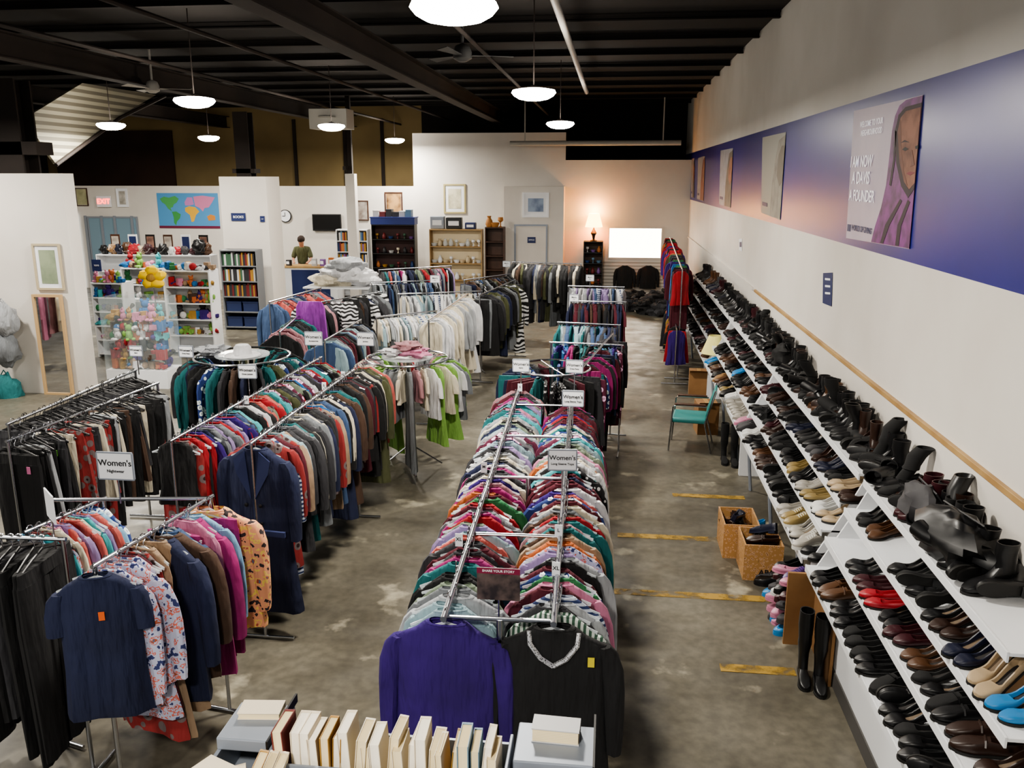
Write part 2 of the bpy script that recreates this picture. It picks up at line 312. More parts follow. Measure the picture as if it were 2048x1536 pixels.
def inst(name, parts, one, loc, rz, sc, m, label, cat, group, full, alt=None, sz=1):
    if full:
        t = thing(name, label, cat, loc, rz, group); t.scale = (sc, sc, sc*sz)
        for pn, me in parts: put(pn, me, (alt or {}).get(pn, m), t)
        return t
    o = put(name, one, m); o.location = loc; o.rotation_euler = (0, 0, rz); o.scale = (sc, sc, sc*sz)
    return tag(o, label, cat, group)
def hanger(loc, rz, where, full, black=False):
    inst('clothes_hanger', HK, HK1, loc, rz, 1, black_plastic if black else chrome, ('black plastic' if black else 'clear plastic')+' clothes hanger '+where, 'hanger', 'hangers '+where, full, {'arms': black_plastic if black else clear, 'hook': chrome})
tagm = [mat('tag '+c, c, .6) for c in ('#d8622a', '#5fa53c', '#cfc03a', '#c86f9a')]
TAGM = M().box(-.014, .014, -.036, -.034, -.2, -.155).mesh('tag', False)
def rodfill(p0, p1, n, kinds, pal, where, full=True, hang=True, sc=1, seq=None, black=False, jit=.12, end='near'):
    p0 = Vector(p0); p1 = Vector(p1); d = p1-p0; rz = atan2(-d.x, d.y)
    for i in range(n):
        q = p0+d*((i+.5+R.uniform(-.4, .4))/n)+Vector((R.uniform(-.025, .025), 0, 0))
        a = rz+R.uniform(-jit, jit)
        if seq and i < len(seq): kd, cl = seq[i]
        else: kd = R.choice(kinds); cl = R.choice(pal)
        v = R.randrange(len(PR[kd])); s = sc*R.uniform(.86, 1.08)
        t = inst(NM.get(kd, kd), PR[kd][v], ONE[kd][v], q, a, s, fab(cl), '%s %s %s, %s from %s end' % (cl, kd, where, ordn(i+1), end), kd.split()[-1] if ' ' in kd else kd, 'clothes '+where, full, None, R.uniform(.94, 1.16))
        if full and R.random() < .25: put('price_tag', TAGM, R.choice(tagm), t).location = (R.choice((-.12, .12)), 0, 0)
        if hang: hanger(q, a, where, full and q.y < 6, black)
def bar(m, a, b, r=.012): return m.tube([a, b], r, 8)
def rack(p0, p1, where, lab=None):
    p0 = Vector(p0); p1 = Vector(p1); d = (p1-p0).normalized(); s = Vector((-d.y, d.x, 0)); z = p0.z
    t = thing('clothes_rack', lab or ('chrome clothes rack '+where), 'clothes rack', (p0.x, p0.y, 0)); o = Vector((p0.x, p0.y, 0))
    bar(M(), p0-o-d*.04, p1-o+d*.04).done('rail', chrome, t)
    for q in (p0-d*.02, p1+d*.02):
        g = Vector((q.x, q.y, 0))-o; bar(M(), g+Vector((0, 0, .03)), g+Vector((0, 0, z-.005)), .012).done('post', chrome, t)
        bar(M(), g-s*.22+Vector((0, 0, .02)), g+s*.22+Vector((0, 0, .02)), .012).done('foot', chrome, t)
    return t
brights = ['maroon', 'magenta', 'pink', 'coral', 'red', 'teal', 'light grey', 'white', 'heather grey', 'black', 'charcoal', 'lilac', 'turquoise', 'sage green', 'ice blue', 'purple', 'navy', 'pink floral', 'blue floral', 'monochrome striped', 'black', 'orange', 'green', 'dusty rose', 'cream', 'dotted black', 'maroon', 'brown', 'charcoal', 'teal', 'maroon', 'black']
darks = ['black', 'charcoal', 'navy', 'black', 'brown', 'heather grey', 'olive', 'denim blue', 'black']
pastel = ['white', 'cream', 'light grey', 'light grey', 'ice blue', 'white', 'cream', 'navy striped', 'white']
mixd = darks+brights[:18]
RZ = 1.5
L0 = P(890, 1228, z=RZ); L1 = P(1040, 772, z=RZ); R0 = P(1108, 1238, z=RZ); R1 = P(1143, 800, z=RZ)
ex = (L1-L0).normalized(); sdv = Vector((ex.y, -ex.x, 0)); gap = (R0-L0).dot(sdv); R1 = R0+(R1-R0).length*ex
t = thing('double_clothes_rack', 'long chrome double clothes rack down the centre of the shop', 'clothes rack', (L0.x, L0.y, 0)); o0 = Vector((L0.x, L0.y, 0))
bar(M(), L0-o0-ex*.05, L1-o0+ex*.05, .015).done('rail', chrome, t); bar(M(), R0-o0-ex*.05, R1-o0+ex*.05, .015).done('rail', chrome, t)
Lr = (R1-R0).length
for i in range(5):
    a = L0-o0+ex*(Lr*i/4*.97+.03); bar(M(), a-Vector((0, 0, .03)), a+sdv*gap-Vector((0, 0, .03)), .011).done('cross_bar', chrome, t)
for i in (0, 2, 4):
    a = L0-o0+ex*(Lr*i/4*.97+.03)+sdv*gap/2; a.z = 0
    bar(M(), a+Vector((0, 0, .04)), a+Vector((0, 0, RZ-.03)), .016).done('post', chrome, t); bar(M(), a-sdv*.4+Vector((0, 0, .03)), a+sdv*.4+Vector((0, 0, .03)), .016).done('foot', chrome, t)
lp = ['long-sleeved top', 'long-sleeved top', 'cardigan', 'blouse', 'long-sleeved top', 'short-sleeved top']
rodfill(L0+ex*.1, L1, 66, lp, brights, 'on left rail of central rack', seq=[('long-sleeved top', 'ice blue'), ('long-sleeved top', 'ice blue'), ('cardigan', 'light grey'), ('long-sleeved top', 'heather grey'), ('long-sleeved top', 'sage green'), ('blouse', 'black'), ('blouse', 'black'), ('cardigan', 'teal'), ('long-sleeved top', 'magenta'), ('cardigan', 'maroon'), ('cardigan', 'charcoal'), ('cardigan', 'maroon'), ('cardigan', 'charcoal'), ('cardigan', 'coral'), ('blouse', 'ice blue'), ('blouse', 'lilac'), ('blouse', 'sage green')], jit=.2)
rodfill(R0+ex*.1, R1, 62, lp, brights+['cream', 'white floral', 'light grey', 'white'], 'on right rail of central rack', seq=[('long-sleeved top', 'green striped'), ('cardigan', 'charcoal'), ('long-sleeved top', 'light grey'), ('blouse', 'navy striped'), ('long-sleeved top', 'maroon'), ('long-sleeved top', 'pink'), ('blouse', 'green'), ('long-sleeved top', 'blue floral'), ('cardigan', 'maroon'), ('blouse', 'black'), ('cardigan', 'light grey'), ('long-sleeved top', 'lilac'), ('blouse', 'white floral'), ('cardigan', 'orange'), ('cardigan', 'tan'), ('cardigan', 'brown')], jit=.2)
big = top_parts(.76, .24, 2, 1.04, 31, 1.7, .085, .6)
inst('sweater', big, None, L0+ex*.02, -.02, 1.05, fab('purple'), 'deep purple long-sleeved sweater facing the front at near end of left central rail', 'sweater', None, True); hanger(L0+ex*.02, 0, 'at the front of central rack', True)
bs = inst('sweater', big, None, R0+ex*.02, .02, 1.05, fab('black'), 'black sweater with glittering silver beaded V-neck at front of central rack', 'sweater', None, True); hanger(R0+ex*.02, 0, 'at the front of central rack', True)
sil = mat('silver beads', '#d8d8dc', .35, .6, c2='#555555', pat='dots', scale=120)
vm = M()
for s in (1, -1): vm.tube([(s*.105, -.02, -.06), (s*.1, -.04, -.11), (s*.055, -.048, -.17), (0, -.05, -.205)], .011, 6)
vm.done('beaded_neck_trim', sil, bs)
put('price_tag', TAGM, tagm[2], bs).location = (.16, -.014, 0)
A1a = P(505, 885, z=1.55); A1b = P(705, 742, z=1.55); A2a = P(345, 880, z=1.55); A2b = P(640, 716, z=1.55)
A3a = P(20, 880, z=1.55); A3b = P(312, 768, z=1.55); A4a = P(20, 846, z=1.55); A4b = P(268, 742, z=1.55)
rack(A1a, A1b, 'left of the aisle with navy trench coat on it'); rack(A2a, A2b, 'second left of the aisle with nightwear in front'); rack(A3a, A3b, 'of trousers on the left'); rack(A4a, A4b, 'farthest left, full of black hangers')
dd = (A1b-A1a).normalized()
rodfill(A1a+dd*.15, A1b, 42, ['jacket', 'coat', 'cardigan', 'blouse', 'jacket', 'coat'], ['black', 'charcoal', 'navy', 'red print', 'tan', 'black', 'cream', 'bright blue', 'dotted black', 'maroon', 'brown', 'denim blue', 'teal', 'heather grey', 'charcoal'], 'on the navy coat rail', seq=[('coat', 'red print'), ('coat', 'navy striped'), ('jacket', 'maroon'), ('jacket', 'red print'), ('jacket', 'ice blue'), ('jacket', 'tan'), ('coat', 'charcoal'), ('jacket', 'charcoal')], jit=.28)
rodfill(A1b-dd*.1, A1b+dd*.45, 10, ['coat'], ['black', 'cream', 'dotted black'], 'at far end of navy coat rail', seq=[('coat', 'black'), ('coat', 'dotted black'), ('coat', 'black'), ('coat', 'black'), ('coat', 'cream'), ('coat', 'charcoal'), ('coat', 'olive'), ('coat', 'olive'), ('coat', 'coral')], jit=.2)
rodfill(A2a+dd*.05, A2b, 54, lp+['jacket', 'coat'], mixd+['coral', 'bright blue', 'teal', 'pink floral', 'black', 'charcoal', 'maroon'], 'on rail left of the navy coat', seq=[('vest top', 'black'), ('dress', 'red print'), ('vest top', 'red'), ('dress', 'black'), ('vest top', 'red'), ('blouse', 'purple'), ('blouse', 'navy'), ('blouse', 'heather grey')], jit=.28)
rodfill(A3a, A3b, 32, ['trousers', 'skirt', 'trousers'], ['black', 'black', 'charcoal', 'red print', 'cream', 'black', 'brown', 'light grey', 'black'], 'on the left trouser rail', black=True, seq=[('trousers', 'black'), ('trousers', 'black'), ('skirt', 'black'), ('skirt', 'light grey'), ('trousers', 'black'), ('skirt', 'black'), ('trousers', 'charcoal'), ('skirt', 'black'), ('trousers', 'cream'), ('skirt', 'red print')], jit=.35)
rodfill(A4a, A4b, 28, ['trousers', 'skirt'], ['black', 'black', 'charcoal', 'black'], 'on the leftmost rail', black=True)
tc_ = thing('trench_coat', 'long navy trench coat with lapels hanging at near end of left rail', 'coat', A1a+dd*.04, -.12); tc_.scale = (1.12, 1.12, 1.16); nf = fab('navy'); nf2 = mat('navy lapel', '#252e54', .85)
for pn, me in top_parts(1.14, .23, 2, 1.18, 41, 2.0, .08, .5): put(pn, me, nf, tc_)
for s in (1, -1):
    M().plate([(s*.05, -.045, -.055), (s*.13, -.055, -.11), (s*.11, -.062, -.2), (s*.015, -.066, -.36)], (0, -.008, 0)).done('lapel', nf2, tc_, smooth=False)
M().box(-.21, .21, -.08, -.06, -.6, -.565).done('belt', nf2, tc_, smooth=False)
for i in range(3):
    for s in (-.05, .05): M().lathe([(.013, 0), (.013, .005), (.004, .008)], 10).done('button', black_plastic, tc_, loc=(s, -.075, -.4-.12*i)).rotation_euler = (pi/2, 0, 0)
M().tube([(0, -.072, -.37), (0, -.078, -.8), (.01, -.074, -1.1)], .003, 4).done('front_edge', nf2, tc_)
hanger(A1a+dd*.04, 0, 'holding the navy trench coat', True)
B0 = P(195, 1128, z=1.5); B1 = P(418, 996, z=1.5); tB = rack(B0, B1, 'at near left with navy tee in front'); B2 = P(100, 1000, z=1.5)
bar(M(), B1-Vector((B0.x, B0.y, 0)), B2-Vector((B0.x, B0.y, 0))).done('cross_rail', chrome, tB)
rodfill(B0+(B1-B0)*.03, B1, 16, ['blouse'], ['navy'], 'on the near left rack', seq=[('blouse', 'white floral'), ('blouse', 'white floral'), ('dress', 'white floral'), ('dress', 'maroon'), ('dress', 'red print'), ('dress', 'tan'), ('dress', 'tan'), ('coat', 'navy'), ('coat', 'brown'), ('coat', 'denim blue'), ('trousers', 'magenta'), ('blouse', 'pink'), ('coat', 'magenta'), ('blouse', 'sky blue'), ('trousers', 'magenta'), ('trousers', 'magenta')], jit=.25, sc=1.08)
og = top_parts(.74, .24, 2, 1.12, 51, 2.0, .085, .3)
q = B1+Vector((.02, -.03, -.005)); oo = inst('printed_shirt', og, None, q, .12, 1.12, fab('peach floral'), 'loose peach shirt with multicolour print at right of near left rack', 'shirt', None, True)
M().plate([(-.08, -.035, -.06), (0, -.06, -.14), (.08, -.035, -.06), (.05, -.058, -.16), (-.05, -.058, -.16)], (0, -.004, 0)).done('collar', fab('peach floral'), oo, smooth=False)
nt = inst('short_sleeved_top', top_parts(.8, .195, 1, 1.06, 61, 1.8, .07, .3), None, B0+Vector((0, -.03, 0)), .35, 1.04, fab('navy'), 'plain navy short-sleeved tee in front of near left rack, orange price tag', 't-shirt', None, True)
put('price_tag', TAGM, tagm[0], nt).location = (.02, -.02, -.06); hanger(B0+Vector((0, -.03, 0)), .35, 'at the front of near left rack', True)
C0 = P(118, 1078, z=1.5); C1 = C0+Vector((-1.3, -.05, 0)); rack(C0, C1, 'of black trousers at bottom left')
rodfill(C0+Vector((-.04, 0, 0)), C1, 19, ['trousers'], ['black', 'black', 'charcoal'], 'on bottom left trouser rack', black=True, jit=.12, sc=1.25, end='right')
D0 = P(60, 1060, z=1.4); D1 = P(200, 985, z=1.45); D1.z = D0.z; rack(D0, D1, 'of pastel nightwear between left racks')
rodfill(D0, D1, 16, ['short-sleeved top', 'blouse'], ['sky blue', 'pink', 'white floral', 'turquoise', 'coral', 'cream', 'lilac', 'blue floral', 'red print'], 'on the pastel nightwear rack', jit=.25)
def round_rack(c, r, n, kinds, pal, where, z=1.45, sc=.9, full=False):
    t = thing('round_clothes_rack', 'round chrome clothes rack '+where, 'clothes rack', (c.x, c.y, 0))
    M().tube([(r*cos(a), r*sin(a), z) for a in [2*pi*j/28 for j in range(29)]], .013, 6).done('ring_rail', chrome, t)
    M().tube([(0, 0, .05), (0, 0, z)], .018, 8).done('post', chrome, t)
    for k in range(4):
        a = k*pi/2+.4; M().tube([(0, 0, z-.01), (r*cos(a), r*sin(a), z)], .008).done('spoke', chrome, t); M().tube([(0, 0, .3), (r*.8*cos(a), r*.8*sin(a), .02)], .01).done('leg', chrome, t)
    for i in range(n):
        a = -pi/2+2*pi*(i+.5)/n; q = Vector((c.x+r*cos(a), c.y+r*sin(a), z)); kd = R.choice(kinds); cl = R.choice(pal); v = R.randrange(len(PR[kd]))
        inst(NM.get(kd, kd), PR[kd][v], ONE[kd][v], q, a+R.uniform(-.2, .2), sc*R.uniform(.88, 1.12), fab(cl), '%s %s on round rack %s, %s counterclockwise from front' % (cl, kd, where, ordn(i+1)), kd.split()[-1], 'clothes on round rack '+where, full, None, R.uniform(.9, 1.2))
cE = P(485, 712, z=1.45); round_rack(cE, .52, 38, ['blouse', 'dress', 'long-sleeved top'], ['black', 'teal', 'charcoal', 'olive', 'navy', 'brown', 'blue floral', 'black'], 'with white hat', 1.45)
cG = P(815, 716, z=1.35); round_rack(cG, .48, 36, ['child shirt', 'short-sleeved top', 'dress', 'short-sleeved top'], ['white', 'lime green', 'coral', 'red', 'white', 'light grey', 'cream', 'dusty rose', 'cream', 'heather grey', 'lime green', 'black'], 'of children clothes', 1.35, .95)
cK = P(1105, 735, z=1.35); round_rack(cK, .42, 30, ['blouse', 'skirt', 'trousers'], ['blue floral', 'black', 'charcoal', 'pink floral', 'dotted black', 'teal', 'maroon', 'navy'], 'behind central rack', 1.35, .9)
tops = ['blouse', 'long-sleeved top', 'short-sleeved top', 'jacket']
for a in (
 (1165, 735, 1225, 668, 1.4, 26, ['trousers', 'blouse', 'long-sleeved top'], ['black', 'maroon', 'magenta', 'charcoal', 'navy', 'charcoal'], 'in the aisle behind the round rack', 1),
 (1105, 685, 1240, 690, 1.4, 24, ['blouse', 'trousers'], ['magenta', 'purple', 'pink floral', 'black', 'teal', 'denim blue', 'black', 'bright blue'], 'crosswise with purple tops', .95),
 (1120, 645, 1235, 650, 1.4, 26, ['blouse', 'jacket'], ['ice blue', 'teal', 'denim blue', 'navy', 'black', 'charcoal', 'heather grey'], 'crosswise with blue tops', .95),
 (1145, 602, 1248, 604, 1.45, 24, tops, ['charcoal', 'black', 'navy', 'maroon', 'brown'], 'in mid aisle of dark shirts', 1),
 (1140, 572, 1245, 574, 1.45, 24, tops, ['light grey', 'navy striped', 'denim blue', 'heather grey', 'white', 'lilac'], 'in mid aisle of pale shirts', 1),
 (1028, 524, 1160, 528, 1.7, 38, ['coat'], ['black', 'charcoal', 'navy', 'brown', 'black', 'olive', 'black', 'heather grey', 'cream'], 'of coats along the back', 1.05),
 (600, 612, 760, 584, 1.6, 30, ['coat', 'shawl', 'dress'], ['black', 'zebra print', 'charcoal', 'heather grey', 'dusty rose', 'navy', 'brown', 'black'], 'with zebra print dress', 1.1),
 (540, 604, 640, 576, 1.6, 20, tops, ['coral', 'navy', 'maroon', 'heather grey', 'red print', 'denim blue'], 'left behind purple shawl', 1),
 (560, 664, 604, 626, 1.5, 18, tops, ['dusty rose', 'black', 'maroon', 'teal', 'charcoal'], 'of dark tops under purple shawl', 1),
 (650, 680, 720, 640, 1.5, 22, tops+['coat'], ['charcoal', 'black', 'ice blue', 'heather grey', 'denim blue', 'maroon', 'light grey'], 'of grey tops before zebra dress', 1),
 (755, 634, 870, 622, 1.4, 36, ['child shirt', 'short-sleeved top'], pastel, 'of small white clothes', 1),
 (858, 640, 935, 588, 1.5, 30, ['dress', 'blouse'], ['white', 'cream', 'white', 'light grey', 'cream'], 'of long white blouses', 1.1),
 (800, 588, 960, 582, 1.45, 36, tops, pastel+['heather grey', 'ice blue'], 'of pale tops in the middle', 1),
 (745, 566, 880, 560, 1.5, 32, tops, ['denim blue', 'navy', 'heather grey', 'light grey', 'black', 'ice blue'], 'of denim shirts in middle', 1),
 (760, 540, 900, 532, 1.5, 28, tops, mixd, 'in front of display cabinet', 1),
 (960, 590, 1030, 560, 1.5, 30, ['trousers', 'coat'], ['black', 'charcoal', 'navy', 'heather grey', 'olive', 'zebra print', 'black'], 'of dark trousers by centre aisle', 1.05),
 (930, 560, 1020, 548, 1.5, 28, ['trousers', 'jacket'], darks+['dotted black'], 'of dark jackets near coats', 1)):
    p0 = P(a[0], a[1], z=a[4]); p1 = P(a[2], a[3], z=a[4]); rack(p0, p1, a[8], lab='chrome clothes rack '+a[8]); rodfill(p0, p1, a[5], a[6], a[7], 'on rack '+a[8], False, False, a[9], jit=.35, end='left' if abs(p1.x-p0.x) > abs(p1.y-p0.y) else 'near')
q = P(620, 600, y=P(600, 612, z=1.6).y-.25); sh = put('shawl', ONE['shawl'][0], fab('bright scarf purple')); sh.location = q; sh.scale = (1.4, 1.2, 1.02); tag(sh, 'long bright purple shawl hanging in front of zebra print dress', 'shawl')
for i, px in enumerate((672, 698)):
    q = P(px, 598, y=12.2-.2*i); sh = put('dress', ONE['dress'][0], fab('zebra print')); sh.location = q; sh.rotation_euler = (0, 0, -.5); tag(sh, ['left', 'right'][i]+' zebra print dress facing out right of the purple shawl', 'dress')
W0 = Vector((1.2, 14.6, 1.9)); W1 = Vector((1.5, 22.5, 1.9)); rack(W0, W1, 'along the far right wall')
rodfill(W0, W1, 60, ['shawl', 'blouse', 'shawl', 'vest top', 'skirt'], ['red', 'orange', 'maroon', 'black', 'charcoal', 'brown', 'black', 'purple', 'charcoal', 'black', 'green'], 'on far right wall rack', False, False, .9, jit=.5, seq=[('vest top', 'red'), ('shawl', 'maroon'), ('vest top', 'charcoal'), ('shawl', 'black'), ('vest top', 'orange'), ('shawl', 'green'), ('skirt', 'black'), ('shawl', 'bright blue')])
W2 = Vector((1.12, 14.2, .95)); W3 = Vector((1.25, 17, .95)); rack(W2, W3, 'low, with dark scarves beside shoe display')
rodfill(W2, W3, 18, ['vest top', 'skirt', 'child shirt'], ['red', 'charcoal', 'maroon', 'black', 'orange', 'purple', 'brown', 'mustard'], 'on the low right rack', False, False, .9, jit=.5)
# coats seen in the mirror
X0 = Vector((-9.7, 10.4, 1.55)); X1 = Vector((-10.8, 10.9, 1.55)); rack(X0, X1, 'reflected in the tall mirror'); rodfill(X0, X1, 9, ['coat', 'dress'], ['cream', 'dusty rose', 'cream', 'pink', 'dusty rose'], 'reflected in the mirror', False, False, 1, jit=.8, end='right')
for i, px in enumerate((1250, 1297)):
    o = put('jacket', ONE['jacket'][0], fab('black')); o.location = P(px, 528, y=25.02); o.scale = (1.1, 1.3, 1.05); tag(o, ['left', 'right'][i]+' black jacket hanging on the slatted panel below the window', 'jacket', 'jackets on the back panel')
for i, (px, py) in enumerate(((1255, 622), (1290, 628), (1325, 632), (1272, 606), (1310, 610), (1340, 600))):
    q = P(px, py, z=0); t = thing('duffel_bag', 'black bag on floor by the back wall, %s of the heap' % ['front left', 'front middle', 'front right', 'back left', 'back right', 'farthest right'][i], 'bag', q, R.uniform(-.6, .6), 'black bags on the floor'); M().ell((0, 0, .17), (.34, .22, .18), 20, 12, lump=.8, sd=i*3).done('bag_body', fab('black' if i % 2 else 'charcoal'), t); M().tube([(-.15, 0, .28), (-.1, -.1, .36), (.1, -.12, .34), (.15, 0, .28)], .012).done('handle', black_plastic, t)
# ------------------------------------------------------------------ signs
def sign(px, py, wpx, l1, l2, where, z=1.74, tilt=0):
    q = P(px, py, z=z); sc = (q-Vector((0, 0, H))).dot(FW)/F; w_ = wpx*sc; h_ = w_*.74
    t = thing('rack_sign', 'white framed card sign %s' % where, 'sign', q, tilt, 'rack signs')
    M().box(-w_/2, w_/2, -.004, .004, -h_/2, h_/2).done('card', paper_w, t, smooth=False)
    fr = M(); b = .004
    fr.box(-w_/2-b, w_/2+b, -.006, .006, h_/2, h_/2+2*b); fr.box(-w_/2-b, w_/2+b, -.006, .006, -h_/2-2*b, -h_/2); fr.box(-w_/2-2*b, -w_/2, -.006, .006, -h_/2, h_/2); fr.box(w_/2, w_/2+2*b, -.006, .006, -h_/2, h_/2)
    fr.done('frame', gmetal, t, smooth=False)
    M().tube([(0, .01, -h_/2-(z-1.5-h_/2)), (0, .01, -h_/2)], .005).done('stem', chrome, t)
    text(l1, w_*.25, ink, t, (0, -.006, h_*.12), (pi/2, 0, 0)); text(l2, w_*.12, ink, t, (0, -.006, -h_*.2), (pi/2, 0, 0), 'small_lettering')
for a in ((231, 932, 72, "Women's", 'Nightwear', 'reading nightwear over the near left rack'), (495, 743, 34, "Women's", 'Dress Jackets', 'on the rail left of navy coat rail'), (372, 703, 28, "Women's", 'Dress Pants', 'beside the round rack with white hat'), (272, 702, 25, "Women's", 'Skirts', 'in front of the acrylic toy bin'),
          (627, 677, 34, "Women's", 'Accessories', 'below the bright purple shawl'), (731, 678, 33, "Women's", 'Jackets', 'right of zebra dress above coats'), (1125, 920, 54, "Women's", 'Long Sleeve Tops', 'halfway along the central rack'), (1146, 797, 40, "Women's", 'Long Sleeve Tops', 'at the far end of central rack'),
          (1042, 731, 31, "Women's", 'Skirts', 'on the left of round rack behind central rack'), (1149, 733, 32, "Women's", 'Dress Pants', 'on the right of round rack behind central rack'), (870, 558, 18, "Men's", 'Shirts', 'over the denim shirts'), (1148, 596, 17, "Men's", 'Tops', 'over the dark shirts in mid aisle'), (1180, 556, 15, "Men's", 'Shirts', 'over the pale shirts in mid aisle'), (1013, 528, 14, "Men's", 'Coats', 'at the left end of the coat rack')):
    sign(*a, tilt=R.uniform(-.1, .1) if a[0] > 300 else .0)
tS = thing('rack_sign', 'white card sign seen edge-on on pastel nightwear rack', 'sign', P(100, 1012, z=1.68), -.75, 'rack signs'); M().box(-.09, .09, -.004, .004, -.08, .08).done('card', paper_w, tS, smooth=False); M().tube([(0, 0, -.25), (0, 0, -.08)], .005).done('stem', chrome, tS)
for px, py, s, lb in ((918, 1080, 'XL', 'on left central rail'), (1112, 1138, 'XL', 'at the front of right central rail'), (1117, 1062, 'L', 'second along right central rail'), (968, 935, 'M', 'halfway along left central rail'), (1040, 775, 'S', 'at the far end of left central rail'), (648, 772, 'S', 'on the rail beside the navy coats'), (686, 750, 'XS', 'at far end of the navy coat rail'), (493, 800, 'L', 'on the rail left of navy coats')):
    q = P(px, py, z=1.54); t = thing('size_divider', 'small white size card reading %s %s' % (s, lb), 'size card', q, 0, 'size cards'); M().box(-.02, .02, -.002, .002, -.036, .036).done('card', paper_w, t, smooth=False); text(s, .028, ink, t, (0, -.004, .005), (pi/2, 0, 0))
q = P(997, 1168, y=3.56); t = thing('leaflet_sign', 'dark printed leaflet with maroon top standing between front central rails', 'sign', q)
M().box(-.1, .1, -.003, .003, -.08, .08).done('sheet', mat('leaflet dark', '#2a2326', .5, c2='#6a5a55', pat='noise', scale=14), t, smooth=False); M().box(-.1, .1, -.005, -.003, .052, .08).done('banner', mat('leaflet maroon', '#7a1c3c', .5), t, smooth=False)
text('SHARE YOUR STORY', .016, paper_w, t, (0, -.006, .066), (pi/2, 0, 0)); M().tube([(0, .01, -.25), (0, .01, -.085)], .005).done('stem', chrome, t)
# ------------------------------------------------------------------ shoes
def ip(tb, s):
    for (a, va), (b_, vb) in zip(tb, tb[1:]):
        if s <= b_: return va+(vb-va)*(s-a)/(b_-a)
    return tb[-1][1]
WT = [(0, .018), (.06, .028), (.25, .031), (.45, .03), (.7, .043), (.85, .041), (.95, .029), (1, .01)]
def shoe(kind):
    L, hh, op, ht = {'pump': (.25, .06, .6, [(0, .055), (.25, .04), (.5, .022), (.62, .026), (.8, .034), (1, .012)]), 'flat': (.25, .012, .6, [(0, .05), (.25, .038), (.5, .03), (.62, .034), (.8, .036), (1, .015)]),
                     'loafer': (.27, .025, .42, [(0, .06), (.2, .05), (.42, .058), (.6, .052), (.8, .04), (1, .018)]), 'sneaker': (.28, .02, .36, [(0, .07), (.2, .058), (.38, .075), (.6, .058), (.85, .045), (1, .025)]),
                     'boot': (.27, .04, .33, [(0, .09), (.2, .1), (.36, .1), (.5, .062), (.8, .042), (1, .018)]), 'wedge': (.26, .075, .55, [(0, .05), (.25, .036), (.5, .028), (.62, .03), (.8, .032), (1, .014)])}[kind]
    S = [0, .04, .12, .25, .36, .45, .52, .58, .64, .72, .82, .9, .96, 1]
    def bz(s): u = max(0, min(1, 1-s/.68)); return .012+hh*u*u*(3-2*u)
    rg = []
    for s in S:
        w = ip(WT, s); b = bz(s); h = ip(ht, s); x = (s-.5)*L; o = s < op
        zi = b+.008 if o else b+h*1.1
        if s == 0: zi = b+h*.95
        rg.append([(x, -w*.85, b), (x, w*.85, b), (x, w, b+h*.35), (x, w*.93, b+h*.8), (x, w*.82, b+h), (x, w*.62, b+h*.98 if o else b+h*1.06), (x, w*.45, zi), (x, -w*.45, zi), (x, -w*.62, b+h*.98 if o else b+h*1.06), (x, -w*.82, b+h), (x, -w*.93, b+h*.8), (x, -w, b+h*.35)])
    up = M().loft(rg)
    if kind == 'boot':
        up.loft([[(-L*.27+hx*cos(a)+sx, hy*sin(a), z) for a in [2*pi*k/14 for k in range(14)]] for hx, hy, z, sx in ((.055, .036, .1, 0), (.048, .034, .15, -.004), (.053, .04, .19, .006), (.055, .044, .25, .0), (.05, .037, .25, 0), (.045, .03, .15, 0))], False, True)
    so = M().loft([[((s-.5)*L*1.02, -ip(WT, s)*1.03, bz(s)-.012), ((s-.5)*L*1.02, ip(WT, s)*1.03, bz(s)-.012), ((s-.5)*L*1.02, ip(WT, s)*1.03, bz(s)+(.012 if kind == 'sneaker' else .001)), ((s-.5)*L*1.02, -ip(WT, s)*1.03, bz(s)+(.012 if kind == 'sneaker' else .001))] for s in S])
    he = M(); x0 = -L/2
    if kind == 'pump': he.loft([[(x0+.002, -.02, hh*.95), (x0+.04, -.024, hh*.8), (x0+.04, .024, hh*.8), (x0+.002, .02, hh*.95)], [(x0+.01, -.009, 0), (x0+.028, -.009, 0), (x0+.028, .009, 0), (x0+.01, .009, 0)]])
    elif kind == 'wedge': he.plate([(x0+.002, -.028, 0), (x0+.002, -.028, hh), (x0+.09, -.028, hh*.75), (x0+.17, -.028, .01), (x0+.15, -.028, 0)], (0, .056, 0))
    else: he.box(x0+.003, x0+.065, -.028, .028, 0, hh*.9+.004)
    pr = [('upper', up.mesh('upper')), ('sole', so.mesh('sole')), ('heel', he.mesh('heel', False))]
    if kind != 'boot':
        pts = [s for s in S if .04 <= s < op]; nn = M(); b0 = [((s-.5)*L, -ip(WT, s)*.6, bz(s)+.0105) for s in pts]+[((s-.5)*L, ip(WT, s)*.6, bz(s)+.0105) for s in reversed(pts)]
        for j in range(len(pts)-1): nn.poly([b0[j], b0[j+1], b0[-j-2], b0[-j-1]])
        pr.append(('insole', nn.mesh('insole')))
    if kind == 'sneaker':
        la = M()
        for s in (.42, .48, .54, .6): z = bz(s)+ip(ht, s)*1.1; la.tube([((s-.5)*L, -.024, z-.004), ((s-.5)*L, 0, z+.006), ((s-.5)*L, .024, z-.004)], .0035, 5)
        pr.append(('laces', la.mesh('laces')))
    if kind == 'loafer': s = .52; z = bz(s)+ip(ht, s); pr.append(('strap', M().tube([((s-.5)*L, -.034, z*.75), ((s-.5)*L, -.02, z*1.08), ((s-.5)*L, .02, z*1.08), ((s-.5)*L, .034, z*.75)], .006, 5).mesh('strap')))
    return pr
SK = {k: shoe(k) for k in ('pump', 'flat', 'loafer', 'sneaker', 'boot', 'wedge')}
SO = {k: merged(v, k) for k, v in SK.items()}
